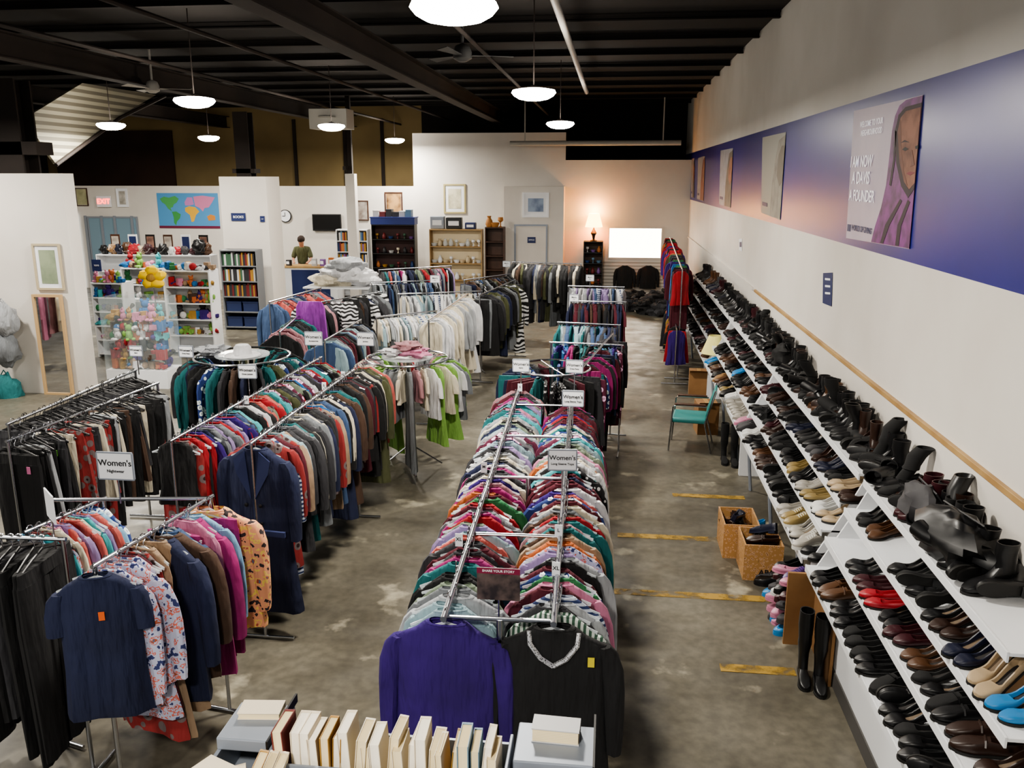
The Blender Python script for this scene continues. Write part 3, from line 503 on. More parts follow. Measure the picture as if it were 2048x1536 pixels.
LE = {'black': '#111113', 'dark brown': '#2c1b14', 'brown': '#4d3320', 'tan': '#8a6a48', 'silver': '#96928a', 'white': '#cacac8', 'red': '#97202a', 'grey': '#39383b', 'beige': '#a89478', 'gold': '#85734a', 'bright blue': '#2a78b0', 'burgundy': '#37131a', 'navy': '#181c30', 'pink': '#b87a92', 'purple': '#4a326a'}
LM = {k: mat('leather '+k, v, .38 if k not in ('grey', 'white') else .7) for k, v in LE.items()}
suede = mat('black suede', '#131314', .85)
insm = mat('insole', '#6a5a48', .7); ins2 = mat('insole dark', '#231f1e', .7); rub = mat('rubber', '#1b1a19', .7); rubw = mat('white rubber', '#c6c6c0', .6)
T = [(1.50, .62, 2.3), (1.62, .85, 2.6), (1.735, 1.08, 3.38), (1.85, 1.30, 3.7)]
tn = ['lowest', 'second', 'third', 'top']
units = [(2.3, 6.0, 'nearest'), (6.12, 9.7, 'second'), (9.72, 13.3, 'third'), (13.4, 19.4, 'farthest')]
for ui, (y0, y1, un) in enumerate(units):
    t = thing('shoe_display', 'white stepped shoe display unit, %s along the right wall' % un, 'shoe rack', (0, 0, 0))
    for i, (x, z, ys) in enumerate(T):
        a = max(y0, ys); M().box(x, min(x+.27, WX-.005) if i < 3 else WX-.005, a, y1, z-.018, z).box(x-.012, x, a, y1, z-.05, z+.004).done('shelf', white_board, t, smooth=False, bev=.002)
    ends = [y1-.02] + ([y0] if ui else [])
    for e in ends:
        M().plate([(WX-.01, e, 0), (1.56, e, 0), (1.56, e, .6), (1.68, e, .83), (1.8, e, 1.06), (1.9, e, 1.28), (WX-.01, e, 1.28)], (0, .018, 0)).done('end_panel', white_board, t, smooth=False)
    if ui == 0:
        M().box(1.6, 1.62, y0, y1-.03, .12, .595).done('front_panel', white_board, t, smooth=False); M().box(1.59, 1.62, y0, y1-.03, 0, .12).done('kick_board', mat('grey rubber', '#4c4a48', .6), t, smooth=False)
    else:
        for yy in (y0+.5, (y0+y1)/2, y1-.5): M().tube([(1.62, yy, 0), (1.56, yy, .598)], .018, 6).done('leg', gmetal, t)
tag(M().box(1.36, 1.57, 5.93, 5.955, 0, .58).box(1.56, 1.58, 5.4, 5.93, 0, .565).done('cardboard_panel', card, smooth=False), 'brown cardboard panel standing behind the tall black leather boots', 'panel')
stuff = M(); nsh = 0
pairs = []
for ti, (x, z, ys) in enumerate(T):
    y = ys+.12+.03*ti; k = 0
    while y < 19.2:
        u = [u for u in units if u[0] <= y < u[1]]
        if u and y < u[0][1]-.12:
            skip = (ti == 3 and y < 4.3) or (ti == 2 and 5.05 < y < 5.4) or (ti == 1 and 5.5 < y < 5.75)
            if not skip: k += 1; pairs.append((y, ti, k))
        y += R.uniform(.19, .25)
pairs.sort()
cl_w = ['black']*16+['dark brown']*3+['burgundy', 'grey', 'brown', 'navy']
for (y, ti, k) in pairs:
    x, z, ys = T[ti]
    if ti == 0: kd = R.choice(['flat', 'pump', 'loafer', 'loafer', 'flat'])
    elif ti == 3: kd = R.choice(['boot', 'boot', 'pump', 'loafer'])
    else: kd = R.choice(['pump', 'flat', 'loafer', 'pump', 'boot' if R.random() < .3 else 'flat'])
    cl = R.choice(cl_w)
    if 6.2 < y < 7.5 and ti in (0, 1) or 6.2 < y < 6.8 and ti == 2: cl = R.choice(['silver', 'white', 'beige', 'gold', 'black', 'black']); kd = R.choice(['sneaker', 'pump', 'flat']) if ti == 0 else R.choice(['pump', 'flat'])
    if 9.5 < y < 13.3 and ti < 3: cl = R.choice(cl_w+['tan', 'silver', 'bright blue', 'tan', 'brown', 'brown', 'gold'])
    if ti == 0 and 9 < y < 11: cl = R.choice(['pink', 'silver', 'grey', 'white', 'black'])
    if ti == 1 and abs(y-4.95) < .115: cl, kd = 'red', 'flat'
    if ti == 2 and y < 3.6: cl, kd = 'bright blue', 'wedge'
    elif ti == 2 and y < 3.85: cl, kd = 'beige', 'wedge'
    rz = pi+R.uniform(-.3, .6); off = x+.125+R.uniform(-.02, .02)+(.04 if ti == 3 else 0); gp = R.uniform(.046, .06)
    for s in (-1, 1):
        loc = (off+R.uniform(-.025, .025), y+s*gp, z+.001); a = rz+s*R.uniform(-.08, .2); sc_ = R.uniform(1.0, 1.12)
        if nsh < 300:
            full = y < 7.0
            o = inst('shoe' if kd != 'boot' else 'ankle_boot', SK[kd], SO[kd], loc, a, sc_, LM[cl] if R.random() < .7 or cl != 'black' else suede, '%s %s, %s shoe of %s pair from near end, %s tier' % (cl, {'pump': 'heeled pump', 'flat': 'flat shoe', 'loafer': 'loafer', 'sneaker': 'sneaker', 'boot': 'ankle boot', 'wedge': 'wedge shoe'}[kd], 'near' if s < 0 else 'far', ordn(k), tn[ti]), 'shoe' if kd != 'boot' else 'boot', 'shoes on the stepped display', full,
                 {'sole': rubw if kd == 'sneaker' else rub, 'heel': LM['tan'] if kd == 'wedge' else (rubw if kd == 'sneaker' else LM[cl]), 'insole': insm if R.random() < .3 else ins2, 'laces': rubw if kd == 'sneaker' else rub, 'strap': LM[cl]})
            if R.random() < .1 and cl == 'black': o.rotation_euler = (1.35*s, 0, a); o.location.z += .045
            nsh += 1
        else:
            stuff.c = list(LE).index(cl); stuff.add(SO[kd], Matrix.Translation(loc) @ Matrix.Rotation(a, 4, 'Z'))
y = 4.5; k = 0
while y < 13.2:
    k += 1; o = put('ankle_boot', SO[R.choice(['boot', 'boot', 'loafer', 'pump'])], R.choice([suede, LM['black'], suede, LM['dark brown']])); o.location = (2.06+R.uniform(-.04, .0), y, 1.301); o.scale = (1.1, 1.1, 1.1)
    lie = R.random() < .35; o.rotation_euler = (R.choice((-1.4, 1.4)) if lie else 0, 0, pi+R.uniform(-1.4, 1.4)); o.location.z += .055 if lie else 0
    tag(o, 'black or brown boot crammed against wall on top tier, %s from near end' % ordn(k), 'boot', 'boots against the wall'); y += R.uniform(.12, .18)
tag(stuff.done('shoes', list(LM.values())), 'dense far rows of mostly dark shoes on the stepped display along right wall', 'shoes', 'shoes on the stepped display', 'stuff')
def tall_boot(loc, rz, h, m, label, rot=None, slump=0):
    t = thing('tall_boot', label, 'boot', loc, rz, None)
    for pn, me in SK['loafer'][:3]: put(pn, me, m if pn != 'sole' else rub, t)
    M().loft([[(-.075+hx*cos(a)+.01*sin(z*25)+slump*(z/h)**2*.14, hy*sin(a)+slump*(z/h)**2*.06, z*(1-.12*abs(slump))) for a in [2*pi*k/16 for k in range(16)]] for hx, hy, z in ((.055, .034, .06), (.048, .034, .12), (.046, .036, .18), (.058, .047, h*.52), (.052, .045, h*.6), (.062, .052, h*.8), (.06, .05, h), (.053, .043, h), (.05, .04, h*.7))], False, True).done('shaft', m, t)
    if rot: t.rotation_euler = rot
    return t
for i, (px, py) in enumerate(((1600, 1362), (1632, 1376))): tall_boot(P(px+6, py, z=0), -pi/2-.1, .5, LM['black'], ['left', 'right'][i]+' tall black leather boot standing on floor beside cardboard panel')
for i, (px, py) in enumerate(((1448, 925), (1468, 930))): tall_boot(P(px, py, z=0), -pi/2, .48, suede, ['left', 'right'][i]+' tall black suede boot standing behind the wooden crates')
for i, (y, hgt) in enumerate(((5.0, .4), (5.45, .38), (5.85, .36), (6.15, .34), (6.4, .4), (6.7, .38), (6.95, .34), (7.4, .36), (7.7, .38), (8.0, .32), (8.6, .36), (9.2, .34), (10.1, .36), (11.0, .34), (12.0, .36))):
    rt = (R.choice((-1.42, 1.42)), 0, pi+R.uniform(-.4, .4)) if i % 2 == 1 else None
    tall_boot((1.98, y, 1.301+(.05 if rt else 0)), pi+R.uniform(-.9, .9), hgt, suede if i % 3 else LM['black'], 'slumped tall black boot by the wall on top tier, %s from near end' % ordn(i+1), rt, R.choice((-.8, .8, .5)))
def bag(loc, rz, s, m, label, hf=1):
    t = thing('handbag', label, 'bag', loc, rz); M().ell((0, 0, .11*s*hf), (.2*s, .11*s, .13*s*hf), 18, 12, .45, len(label)).done('bag_body', m, t)
    M().plate([(-.15*s, -.1*s, .1*s*hf), (.15*s, -.1*s, .1*s*hf), (.14*s, -.01*s, .24*s*hf), (-.14*s, -.01*s, .24*s*hf)], (0, -.006, .006)).done('flap', m, t)
    M().tube([(-.15*s, 0, .16*s*hf), (-.17*s, -.12*s, .12*s*hf), (-.05*s, -.17*s, .05*s*hf), (.08*s, -.15*s, .06*s*hf), (.16*s, -.05*s, .17*s*hf)], .009*s).done('strap', m, t)
bag((1.96, 4.66, 1.301), pi/2+.2, 1.35, LM['black'], 'large black collapsed shoulder bag on top tier near the front', .9); bag((1.98, 5.25, 1.301), pi/2, 1.1, LM['grey'], 'dark grey slouched handbag behind the large black bag on top tier', .9); bag((2.0, 9.9, 1.301), pi/2, 1.0, suede, 'black clutch bag on top tier midway along')
tall_boot((1.95, 4.42, 1.36), 0, .42, LM['black'], 'nearest tall black boot lying on its side on top tier', (1.42, 0, pi+.4), .8); tall_boot((2.04, 4.2, 1.36), 0, .4, LM['black'], 'tall black boot lying beside the nearest lying boot', (1.42, 0, pi-.1), -.6)
def crate(x0, x1, y0, y1, h, label):
    t = thing('wooden_crate', label, 'crate', ((x0+x1)/2, (y0+y1)/2, 0)); a = (x1-x0)/2; b_ = (y1-y0)/2; th = .014
    for nm, bb in (('front_board', (-a, a, -b_, -b_+th, 0, h)), ('back_board', (-a, a, b_-th, b_, 0, h)), ('side_board', (-a, -a+th, -b_+th, b_-th, 0, h)), ('side_board', (a-th, a, -b_+th, b_-th, 0, h)), ('bottom_board', (-a+th, a-th, -b_+th, b_-th, 0, .02))): M().box(*bb).done(nm, osb, t, smooth=False)
    return t
q = P(1485, 1160, z=0); ct = crate(q.x, q.x+.33, q.y, q.y+.4, .33, 'open particle board crate, nearer of two on the floor')
text('APA', .07, ink, ct, (.03, -.204, .08), (pi/2, 0, 0)); crate(q.x-.12, q.x+.2, q.y+.43, q.y+.87, .33, 'open particle board crate, farther of two on the floor')
for i in range(12):
    kd = R.choice(['flat', 'loafer', 'sneaker']); cl = R.choice(['black', 'black', 'navy', 'dark brown', 'grey']); cx, cy = (q.x+.165, q.y+.2) if i < 6 else (q.x+.04, q.y+.65)
    o = put('shoe', SO[kd], LM[cl]); o.location = (cx+R.uniform(-.04, .04), cy+R.uniform(-.1, .1), .1+.045*(i % 6)); o.rotation_euler = (R.uniform(-.4, .4), R.uniform(-.3, .3), R.uniform(0, 6)); tag(o, '%s %s in the %s wooden crate, %s from the bottom' % (cl, kd, 'nearer' if i < 6 else 'farther', ordn(i % 6+1)), 'shoe', 'shoes in the crates')
for i in range(34):
    yy = 6.0+R.random()*2.4; kd = R.choice(['flat', 'sneaker', 'sneaker']); cl = R.choice(['pink', 'white', 'burgundy', 'grey', 'bright blue', 'white', 'purple', 'black', 'burgundy']); lv = i % 5
    if i < 22: yy = 6.1+.1*(i % 4)
    o = put('slipper', SO[kd], LM[cl]); o.location = (1.44+R.uniform(-.02, .06), yy, .0+lv*.1 if i < 22 else 0); o.rotation_euler = (0, 0, pi+R.uniform(-.5, .5)); tag(o, '%s %s under the second display unit, %s layer, %s from near end' % (cl, 'slipper', ['bottom', 'second', 'third', 'fourth', 'top'][lv], ordn(i+1)), 'slipper', 'slippers under the shoe display')
q = P(1378, 893, z=0); t = thing('armchair', 'old teal cushioned chair with chrome legs and wooden arms in aisle', 'chair', q, -.15); teal = mat('teal vinyl', '#2a7876', .5); t.scale = (.95, .95, .95)
M().loft([[(x_*a, y_*a, z) for x_, y_ in ((-.24, -.23), (.22, -.23), (.22, .23), (-.24, .23))] for a, z in ((.95, .39), (1, .41), (1, .44), (.94, .46))]).done('seat', teal, t, bev=.01)
M().plate([(.2, -.22, .5), (.2, .22, .5), (.3, .22, .84), (.3, -.22, .84)], (.035, 0, -.01)).done('backrest', teal, t, bev=.012)
for s in (-1, 1):
    M().tube([(-.26, s*.25, 0), (-.22, s*.25, .62), (-.18, s*.25, .64), (.22, s*.25, .64)], .011, 8).done('front_leg', chrome, t); M().tube([(.3, s*.25, 0), (.2, s*.25, .4), (.32, s*.24, .86)], .011, 8).done('back_leg', chrome, t); M().box(-.2, .2, s*.25-.025, s*.25+.025, .645, .67).done('armrest', dwood, t, bev=.008)
def carton(px, py, w_, d, h, label, z=0):
    q = P(px, py, z=z); t = thing('cardboard_box', label, 'box', q, R.uniform(-.1, .1)); M().box(-w_/2, w_/2, 0, d, 0, h).done('carton', card, t, smooth=False)
    M().plate([(-w_/2, 0, h), (w_/2, 0, h), (w_/2, -.09, h+.05), (-w_/2, -.09, h+.05)], (0, 0, .004)).done('flap', card, t, smooth=False); M().box(-.03, .03, -.001, d, h, h+.002).done('tape', wood, t, smooth=False); return q, d, h
carton(1415, 870, .28, .35, .42, 'brown cardboard box behind teal chair'); carton(1396, 795, .3, .35, .4, 'brown cardboard box left of yellow lamp'); q_, d_, h_ = carton(1428, 795, .25, .35, .48, 'brown cardboard box under the yellow lamp')
ysh = mat('yellow shade', '#d8cf86', .8, emit=.15)
t = thing('table_lamp', 'table lamp with pleated yellow cone shade beside the shoe display', 'lamp', (q_.x-.02, q_.y+.1, .5)); M().lathe([(.07, 0), (.07, .02), (.02, .03), (.035, .08), (.015, .14), (.012, .25)], 16).done('lamp_base', wood, t); M().lathe([(.21, .2), (.1, .48), (.095, .48), (.2, .2)], 24, cap=False).done('lamp_shade', ysh, t)
# ------------------------------------------------------------------ right wall posters and signs
def onwall(pts, e=0): return [P(a, b, x=WX-.006-e) for a, b in pts]
def wallpoly(nm, pts, m, par, e=0): return M().plate(onwall(pts, e), (.0015, 0, 0)).done(nm, m, par, smooth=False)
pk = mat('poster paper', '#b9adbb', .45, pat='noise', c2='#a59bae', scale=1.5); sf = mat('poster scarf', '#752a7c', .5, pat='noise', c2='#421648', scale=9); skn = mat('poster skin', '#946450', .6, pat='noise', c2='#643e30', scale=6); dk = mat('poster dark', '#2c1c26', .6); sd_ = mat('poster shade', '#5e3a30', .6, pat='noise', c2='#7a4e40', scale=6)
t = thing('wall_poster', 'large poster of a woman in purple headscarf on blue band', 'poster')
wallpoly('sheet', [(1708, 222), (1846, 190), (1818, 498), (1692, 476)], pk, t)
wallpoly('headscarf', [(1742, 484), (1750, 452), (1762, 415), (1772, 370), (1779, 310), (1784, 262), (1790, 232), (1799, 211), (1812, 200), (1828, 195), (1845, 191), (1818, 497)], sf, t, .003)
wallpoly('scarf_edge', [(1790, 262), (1797, 230), (1811, 214), (1843, 205), (1843, 213), (1812, 222), (1801, 236), (1795, 264), (1799, 325), (1808, 364), (1818, 380), (1829, 366), (1828, 378), (1816, 396), (1802, 372), (1792, 325)], dk, t, .005)
wallpoly('face', [(1795, 264), (1801, 236), (1812, 222), (1842, 214), (1829, 366), (1818, 379), (1808, 364), (1799, 325)], skn, t, .006)
wallpoly('cheek_shade', [(1795, 264), (1801, 240), (1803, 300), (1807, 340), (1815, 372), (1808, 364), (1799, 325)], sd_, t, .007)
wallpoly('eye', [(1804, 299), (1810, 294), (1817, 298), (1810, 302)], ink, t, .008); wallpoly('eyebrow', [(1801, 286), (1809, 280), (1819, 285), (1809, 284)], dk, t, .008)
wallpoly('eye', [(1830, 293), (1836, 290), (1836, 297), (1831, 298)], ink, t, .008); wallpoly('nose', [(1824, 300), (1829, 330), (1820, 334), (1822, 328)], sd_, t, .008); wallpoly('mouth', [(1812, 347), (1820, 343), (1830, 345), (1820, 351)], mat('poster lips', '#7a3038', .6), t, .008)
for j, pp in enumerate((((1800, 398), (1770, 450), (1760, 486), (1766, 487), (1778, 452), (1804, 402)), ((1815, 400), (1795, 450), (1790, 491), (1797, 492), (1802, 452), (1820, 404)), ((1790, 260), (1786, 320), (1778, 370), (1782, 372), (1790, 322), (1793, 264)))): wallpoly('scarf_fold', list(pp), dk, t, .005)
def walltext(s, px, py, size, m, par): q = P(px, py, x=WX-.014); return text(s, size, m, par, q, (pi/2, 0, -pi/2))
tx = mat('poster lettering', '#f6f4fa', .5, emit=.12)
for s, px, py, sz in (('I AM NOW', 1722, 324, .14), ('A DAVIS', 1721, 357, .15), ('A FOUNDER', 1722, 393, .14), ('WELCOME TO YOUR', 1742, 246, .07), ('NEIGHBOURHOOD', 1742, 264, .07)): walltext(s, px, py, sz, tx, t)
walltext('WORLD OF GIVING', 1722, 459, .07, navy_sign, t); wallpoly('logo_mark', [(1695, 448), (1701, 449), (1700, 463), (1694, 462)], navy_sign, t, .004)
for i, (pp, c2, lb) in enumerate(((((1525, 275), (1572, 264), (1560, 440), (1522, 425)), '#8d8a80', 'second poster along the blue band, grey portrait'), (((1441, 301), (1466, 296), (1461, 416), (1438, 408)), '#6a6258', 'third poster along blue band, grey portrait with dark hair'), (((1396, 316), (1410, 312), (1407, 402), (1394, 398)), '#7a4440', 'fourth poster along blue band, reddish portrait'), (((1383, 318), (1389, 316), (1388, 396), (1382, 394)), '#504a4a', 'farthest poster at the back corner on blue band'))):
    t = thing('wall_poster', lb, 'poster', (0, 0, 0), 0, 'posters along the blue band'); wallpoly('sheet', pp, mat('poster grey', '#8f8e94', .5, pat='noise', c2='#7c7b80') if i else mat('poster pale', '#8c8c84', .5), t); a, b_, c_, d_ = [Vector(v) for v in pp]
    f_ = lambda u, v: tuple((a*(1-u)+b_*u)*(1-v)+(d_*(1-u)+c_*u)*v)
    wallpoly('figure', [f_(.45, 1), f_(.5, .6), f_(.6, .3), f_(.72, .08), f_(.99, .03), f_(.99, .99)], mat('figure '+c2, c2, .6, pat='noise', scale=5), t, .003); wallpoly('face', [f_(.7, .5), f_(.74, .25), f_(.85, .15), f_(.99, .15), f_(.98, .55), f_(.85, .62)], skn if i != 0 else mat('grey skin', '#6c665c', .6), t, .006); wallpoly('caption', [f_(.05, .85), f_(.3, .85), f_(.3, .9), f_(.05, .9)], navy_sign, t, .004)
t = thing('wall_sign', 'navy vertical sign with white lettering on right wall above shoes', 'sign'); wallpoly('plate', [(1646, 546), (1665, 545), (1663, 613), (1645, 606)], navy_sign, t)
for k in range(3): wallpoly('lettering', [(1650, 556+k*14), (1660, 557+k*14), (1660, 561+k*14), (1650, 560+k*14)], paper_w, t, .003)
t = thing('wall_sign', 'small white sign far along the right wall', 'sign'); wallpoly('plate', [(1478, 478), (1484, 477), (1484, 503), (1478, 500)], paper_w, t); wallpoly('lettering', [(1479, 484), (1483, 484), (1483, 494), (1479, 494)], navy_sign, t, .003)
# ------------------------------------------------------------------ back wall items
def bx(px0, py0, px1, py1, Y, d=.03): a = P(px0, py0, y=Y); b_ = P(px1, py1, y=Y); return a.x, b_.x, Y-d, Y, b_.z, a.z
win = mat('lit window', '#fff2dc', emit=6)
f = M(); a = bx(1216, 453, 1324, 519, BY-.001, .04); e = .05
f.box(a[0], a[1], a[2], a[3], a[4], a[4]+e); f.box(a[0], a[1], a[2], a[3], a[5]-e, a[5]); f.box(a[0], a[0]+e, a[2], a[3], a[4]+e, a[5]-e); f.box(a[1]-e, a[1], a[2], a[3], a[4]+e, a[5]-e)
wf = struct(f.done('window_1', white_paint, smooth=False)); M().box(a[0]+e, a[1]-e, a[3]-.02, a[3]-.01, a[4]+e, a[5]-e).done('window_pane', win, wf, smooth=False)
slat = mat('slat panel', '#d6d2ca', .6, pat='stripe', c2='#a9a59c', scale=3.2); aa = bx(1205, 521, 1330, 600, BY-.001, .02); tag(M().box(*aa[:4], .3, aa[5]).done('slatwall_panel', slat, smooth=False), 'white slatted panel below the lit window', 'wall panel')
def door(nm, px0, py0, px1, Y, m, hx):
    a = P(px0, py0, y=Y); b_ = P(px1, py0, y=Y); f = M(); f.box(a.x-.05, a.x, Y-.03, Y, 0, a.z+.05); f.box(b_.x, b_.x+.05, Y-.03, Y, 0, a.z+.05); f.box(a.x, b_.x, Y-.03, Y, a.z, a.z+.05)
    d = struct(f.done(nm, gmetal, smooth=False)); M().box(a.x, b_.x, Y-.02, Y-.002, .01, a.z).done('door_leaf', m, d, smooth=False); M().tube([(hx, Y-.02, 1), (hx, Y-.07, 1), (hx+.1, Y-.07, 1)], .012).done('door_handle', chrome, d)
door('door_1', 1032, 452, 1092, 24.59, white_paint, P(1086, 480, y=24.59).x-.1); door('door_2', 178, 436, 272, BY-.01, mat('glass door', '#7590a0', .15), P(225, 480, y=BY).x)
f = M()
for px in (178, 210, 236, 270): q = P(px, 500, y=BY-.04); f.box(q.x-.04, q.x+.04, q.y-.02, q.y+.01, 0, 2.25)
struct(f.done('trim_30', gmetal, smooth=False))
struct(M().box(*bx(128, 436, 166, 530, BY-.01, .02)[:4], 0, 2.3).done('window_2', mat('bright doorway', '#e8eef0', emit=1.6), smooth=False))
def picture(px0, py0, px1, py1, Y, art, fr, label, matte=True, cat='picture'):
    t = thing('framed_picture', label, cat); a = bx(px0, py0, px1, py1, Y, .03); e = (a[1]-a[0])*.07; f = M()
    f.box(a[0], a[1], a[2], a[3], a[4], a[4]+e); f.box(a[0], a[1], a[2], a[3], a[5]-e, a[5]); f.box(a[0], a[0]+e, a[2], a[3], a[4]+e, a[5]-e); f.box(a[1]-e, a[1], a[2], a[3], a[4]+e, a[5]-e); f.done('frame', fr, t, smooth=False)
    M().box(a[0]+e, a[1]-e, a[3]-.012, a[3]-.004, a[4]+e, a[5]-e).done('mount', paper_w, t, smooth=False)
    k = e*(3 if matte else 1.2); M().box(a[0]+k, a[1]-k, a[3]-.016, a[3]-.012, a[4]+k, a[5]-k).done('print', art, t, smooth=False)
art = lambda n_, a, b_: mat('art '+n_, a, .6, c2=b_, pat='noise', scale=4)
picture(887, 368, 932, 427, BY-.002, art('sketch', '#d8d2b8', '#a09a7c'), mat('gold frame', '#a89c6c', .4), 'pale sketch in thin gold frame on middle back wall'); picture(1045, 385, 1098, 435, 24.598, art('blue', '#93a3bb', '#5f6f8d'), paper_w, 'blue tinted picture in white frame above the closed door')
picture(769, 384, 806, 430, BY+.015, art('figure', '#b08a5a', '#4a2c18'), dwood, 'brown framed figure picture above the navy shelf', False); picture(711, 401, 738, 441, BY+.015, art('photo', '#a8a29a', '#5c4a42'), dwood, 'small brown picture right of white post', False); picture(150, 376, 178, 412, BY+.015, art('green', '#b8b490', '#8f9070'), dwood, 'small framed picture left of the exit sign', False); picture(232, 377, 258, 414, BY+.015, art('drawing', '#c8c4bc', '#8c8880'), paper_w, 'small drawing in white frame right of exit sign')
picture(64, 487, 131, 580, 12.39, art('map green', '#8f9a80', '#6f7d66'), mat('brass frame', '#b5a88c', .4), 'green toned print in silver frame on the near left partition')
t = thing('wall_mirror', 'tall wooden framed mirror leaning on near left partition', 'mirror'); a = bx(66, 588, 150, 790, 12.38, .05); f = M(); e = .04
f.box(a[0], a[1], a[2], a[3], a[4], a[4]+e); f.box(a[0], a[1], a[2], a[3], a[5]-e, a[5]); f.box(a[0], a[0]+e, a[2], a[3], a[4]+e, a[5]-e); f.box(a[1]-e, a[1], a[2], a[3], a[4]+e, a[5]-e); f.done('frame', mat('pale frame', '#b89a70', .6), t, smooth=False); M().box(a[0]+e, a[1]-e, a[2]+.02, a[3], a[4]+e, a[5]-e).done('mirror_glass', mirror, t, smooth=False)
t = thing('world_map', 'blue world map poster with coloured continents on far left wall', 'map'); a = bx(313, 386, 441, 457, BY+.015, .01); M().box(*a).done('sheet', mat('map sea', '#4f8fc0', .5), t, smooth=False)
def mp(pts, c, nm='continent'): W_ = a[1]-a[0]; HH = a[5]-a[4]; M().plate([(a[0]+u*W_, a[2]-.002, a[5]-v*HH) for u, v in pts], (0, -.004, 0)).done(nm, mat('map '+c, c, .6), t, smooth=False)
mp([(.05, .16), (.12, .1), (.2, .13), (.3, .08), (.36, .16), (.32, .27), (.27, .32), (.25, .4), (.21, .42), (.23, .52), (.17, .44), (.13, .32), (.08, .26)], '#4c9a56'); mp([(.23, .53), (.3, .52), (.37, .6), (.35, .72), (.3, .8), (.28, .92), (.25, .85), (.25, .68)], '#3f8f4a'); mp([(.45, .42), (.52, .37), (.62, .4), (.68, .52), (.62, .62), (.58, .8), (.54, .82), (.52, .62), (.45, .52)], '#d8a83a'); mp([(.45, .26), (.5, .12), (.58, .12), (.6, .32), (.52, .35), (.46, .35)], '#b87ab0'); mp([(.6, .1), (.75, .07), (.95, .12), (.9, .26), (.84, .4), (.77, .42), (.74, .52), (.69, .42), (.62, .36)], '#c87aa0'); mp([(.8, .66), (.86, .6), (.93, .64), (.93, .76), (.82, .78)], '#c8843a'); mp([(0, .93), (1, .93), (1, 1), (0, 1)], '#6a1c3c', 'border')
t = thing('exit_sign', 'small glowing red exit sign on far left wall', 'exit sign'); a = bx(194, 392, 224, 414, BY, .06); M().box(*a).done('housing', paper_w, t, smooth=False); text('EXIT', .21, mat('exit red', '#ff3020', emit=5), t, ((a[0]+a[1])/2, a[2]-.01, (a[4]+a[5])/2), (pi/2, 0, 0))
t = thing('wall_clock', 'round white wall clock with dark rim left of television', 'clock', P(571, 432, y=BY-.02)); o = M().lathe([(.19, 0), (.19, .03), (.17, .04), (.17, .03)], 28).done('rim', black_plastic, t); o.rotation_euler = (pi/2, 0, 0); o = M().lathe([(.165, .031), (.165, .034)], 28).done('face', paper_w, t); o.rotation_euler = (pi/2, 0, 0)
M().box(-.008, .008, -.045, -.04, 0, .11).done('hand', ink, t, smooth=False); M().box(-.09, 0, -.045, -.04, -.008, .008).done('hand', ink, t, smooth=False)
t = thing('television', 'black flat television on wall above the counter', 'television'); a = bx(625, 428, 684, 462, BY-.02, .06); M().box(*a).done('bezel', black_plastic, t, smooth=False, bev=.01); M().box(a[0]+.03, a[1]-.03, a[2]-.003, a[2], a[4]+.04, a[5]-.03).done('display', screen, t, smooth=False); M().box((a[0]+a[1])/2-.1, (a[0]+a[1])/2+.1, a[3], BY+.02, a[4]+.1, a[5]-.1).done('bracket', black_plastic, t, smooth=False)
for px0, py0, px1, py1, Y, s, lb in ((462, 426, 492, 442, 19.09, 'BOOKS', 'on the big white column'), (520, 432, 530, 444, 19.09, 'CDS', 'small at right edge of white column'), (1055, 474, 1071, 486, 24.56, 'OFFICE', 'on the closed white door'), (183, 519, 204, 543, 17, 'TOYS', 'over the toy shelves')):
    t = thing('navy_sign', 'navy sign with white lettering '+lb, 'sign'); a = bx(px0, py0, px1, py1, Y, .01); M().box(*a).done('plate', navy_sign, t, smooth=False); text(s, (a[1]-a[0])*.22, paper_w, t, ((a[0]+a[1])/2, a[2]-.003, (a[4]+a[5])/2), (pi/2, 0, 0))
    if Y == 17: M().tube([((a[0]+a[1])/2, Y, 0), ((a[0]+a[1])/2, Y, a[4])], .01).done('stem', chrome, t)
# ------------------------------------------------------------------ books & bookcases
BC = M().box(-.5, -.42, -.5, .5, 0, 1).box(.42, .5, -.5, .5, 0, 1).box(-.42, .42, .44, .5, 0, 1).mesh('book_cover', False); BP = M().box(-.42, .42, -.46, .44, .015, .985).mesh('book_pages', False)
B1_ = merged([('a', BC), ('b', BP)], 'book')
bookc = [mat('book '+c, c, .5) for c in ('#6a2224', '#27406f', '#d8ccb4', '#2c2c30', '#a07830', '#3a5b46', '#b9b9b9', '#755590', '#b06c3a', '#5f8098')]; bookn = ['dark red', 'blue', 'cream', 'black', 'mustard', 'green', 'grey', 'lilac', 'orange', 'light blue']
def book(loc, th, dp, h, ci, label, grp, full=False, rz=0, lean=0):
    if full:
        t = thing('paperback', label, 'book', loc, rz, grp); t.scale = (th, dp, h); t.rotation_euler = (0, lean, rz); put('cover', BC, bookc[ci], t); put('page_block', BP, R.choice([paper, paper2, paper]), t); return t
    o = put('book', B1_, bookc[ci]); o.location = loc; o.scale = (th, dp, h); o.rotation_euler = (0, 0, rz+pi); return tag(o, label, 'book', grp)
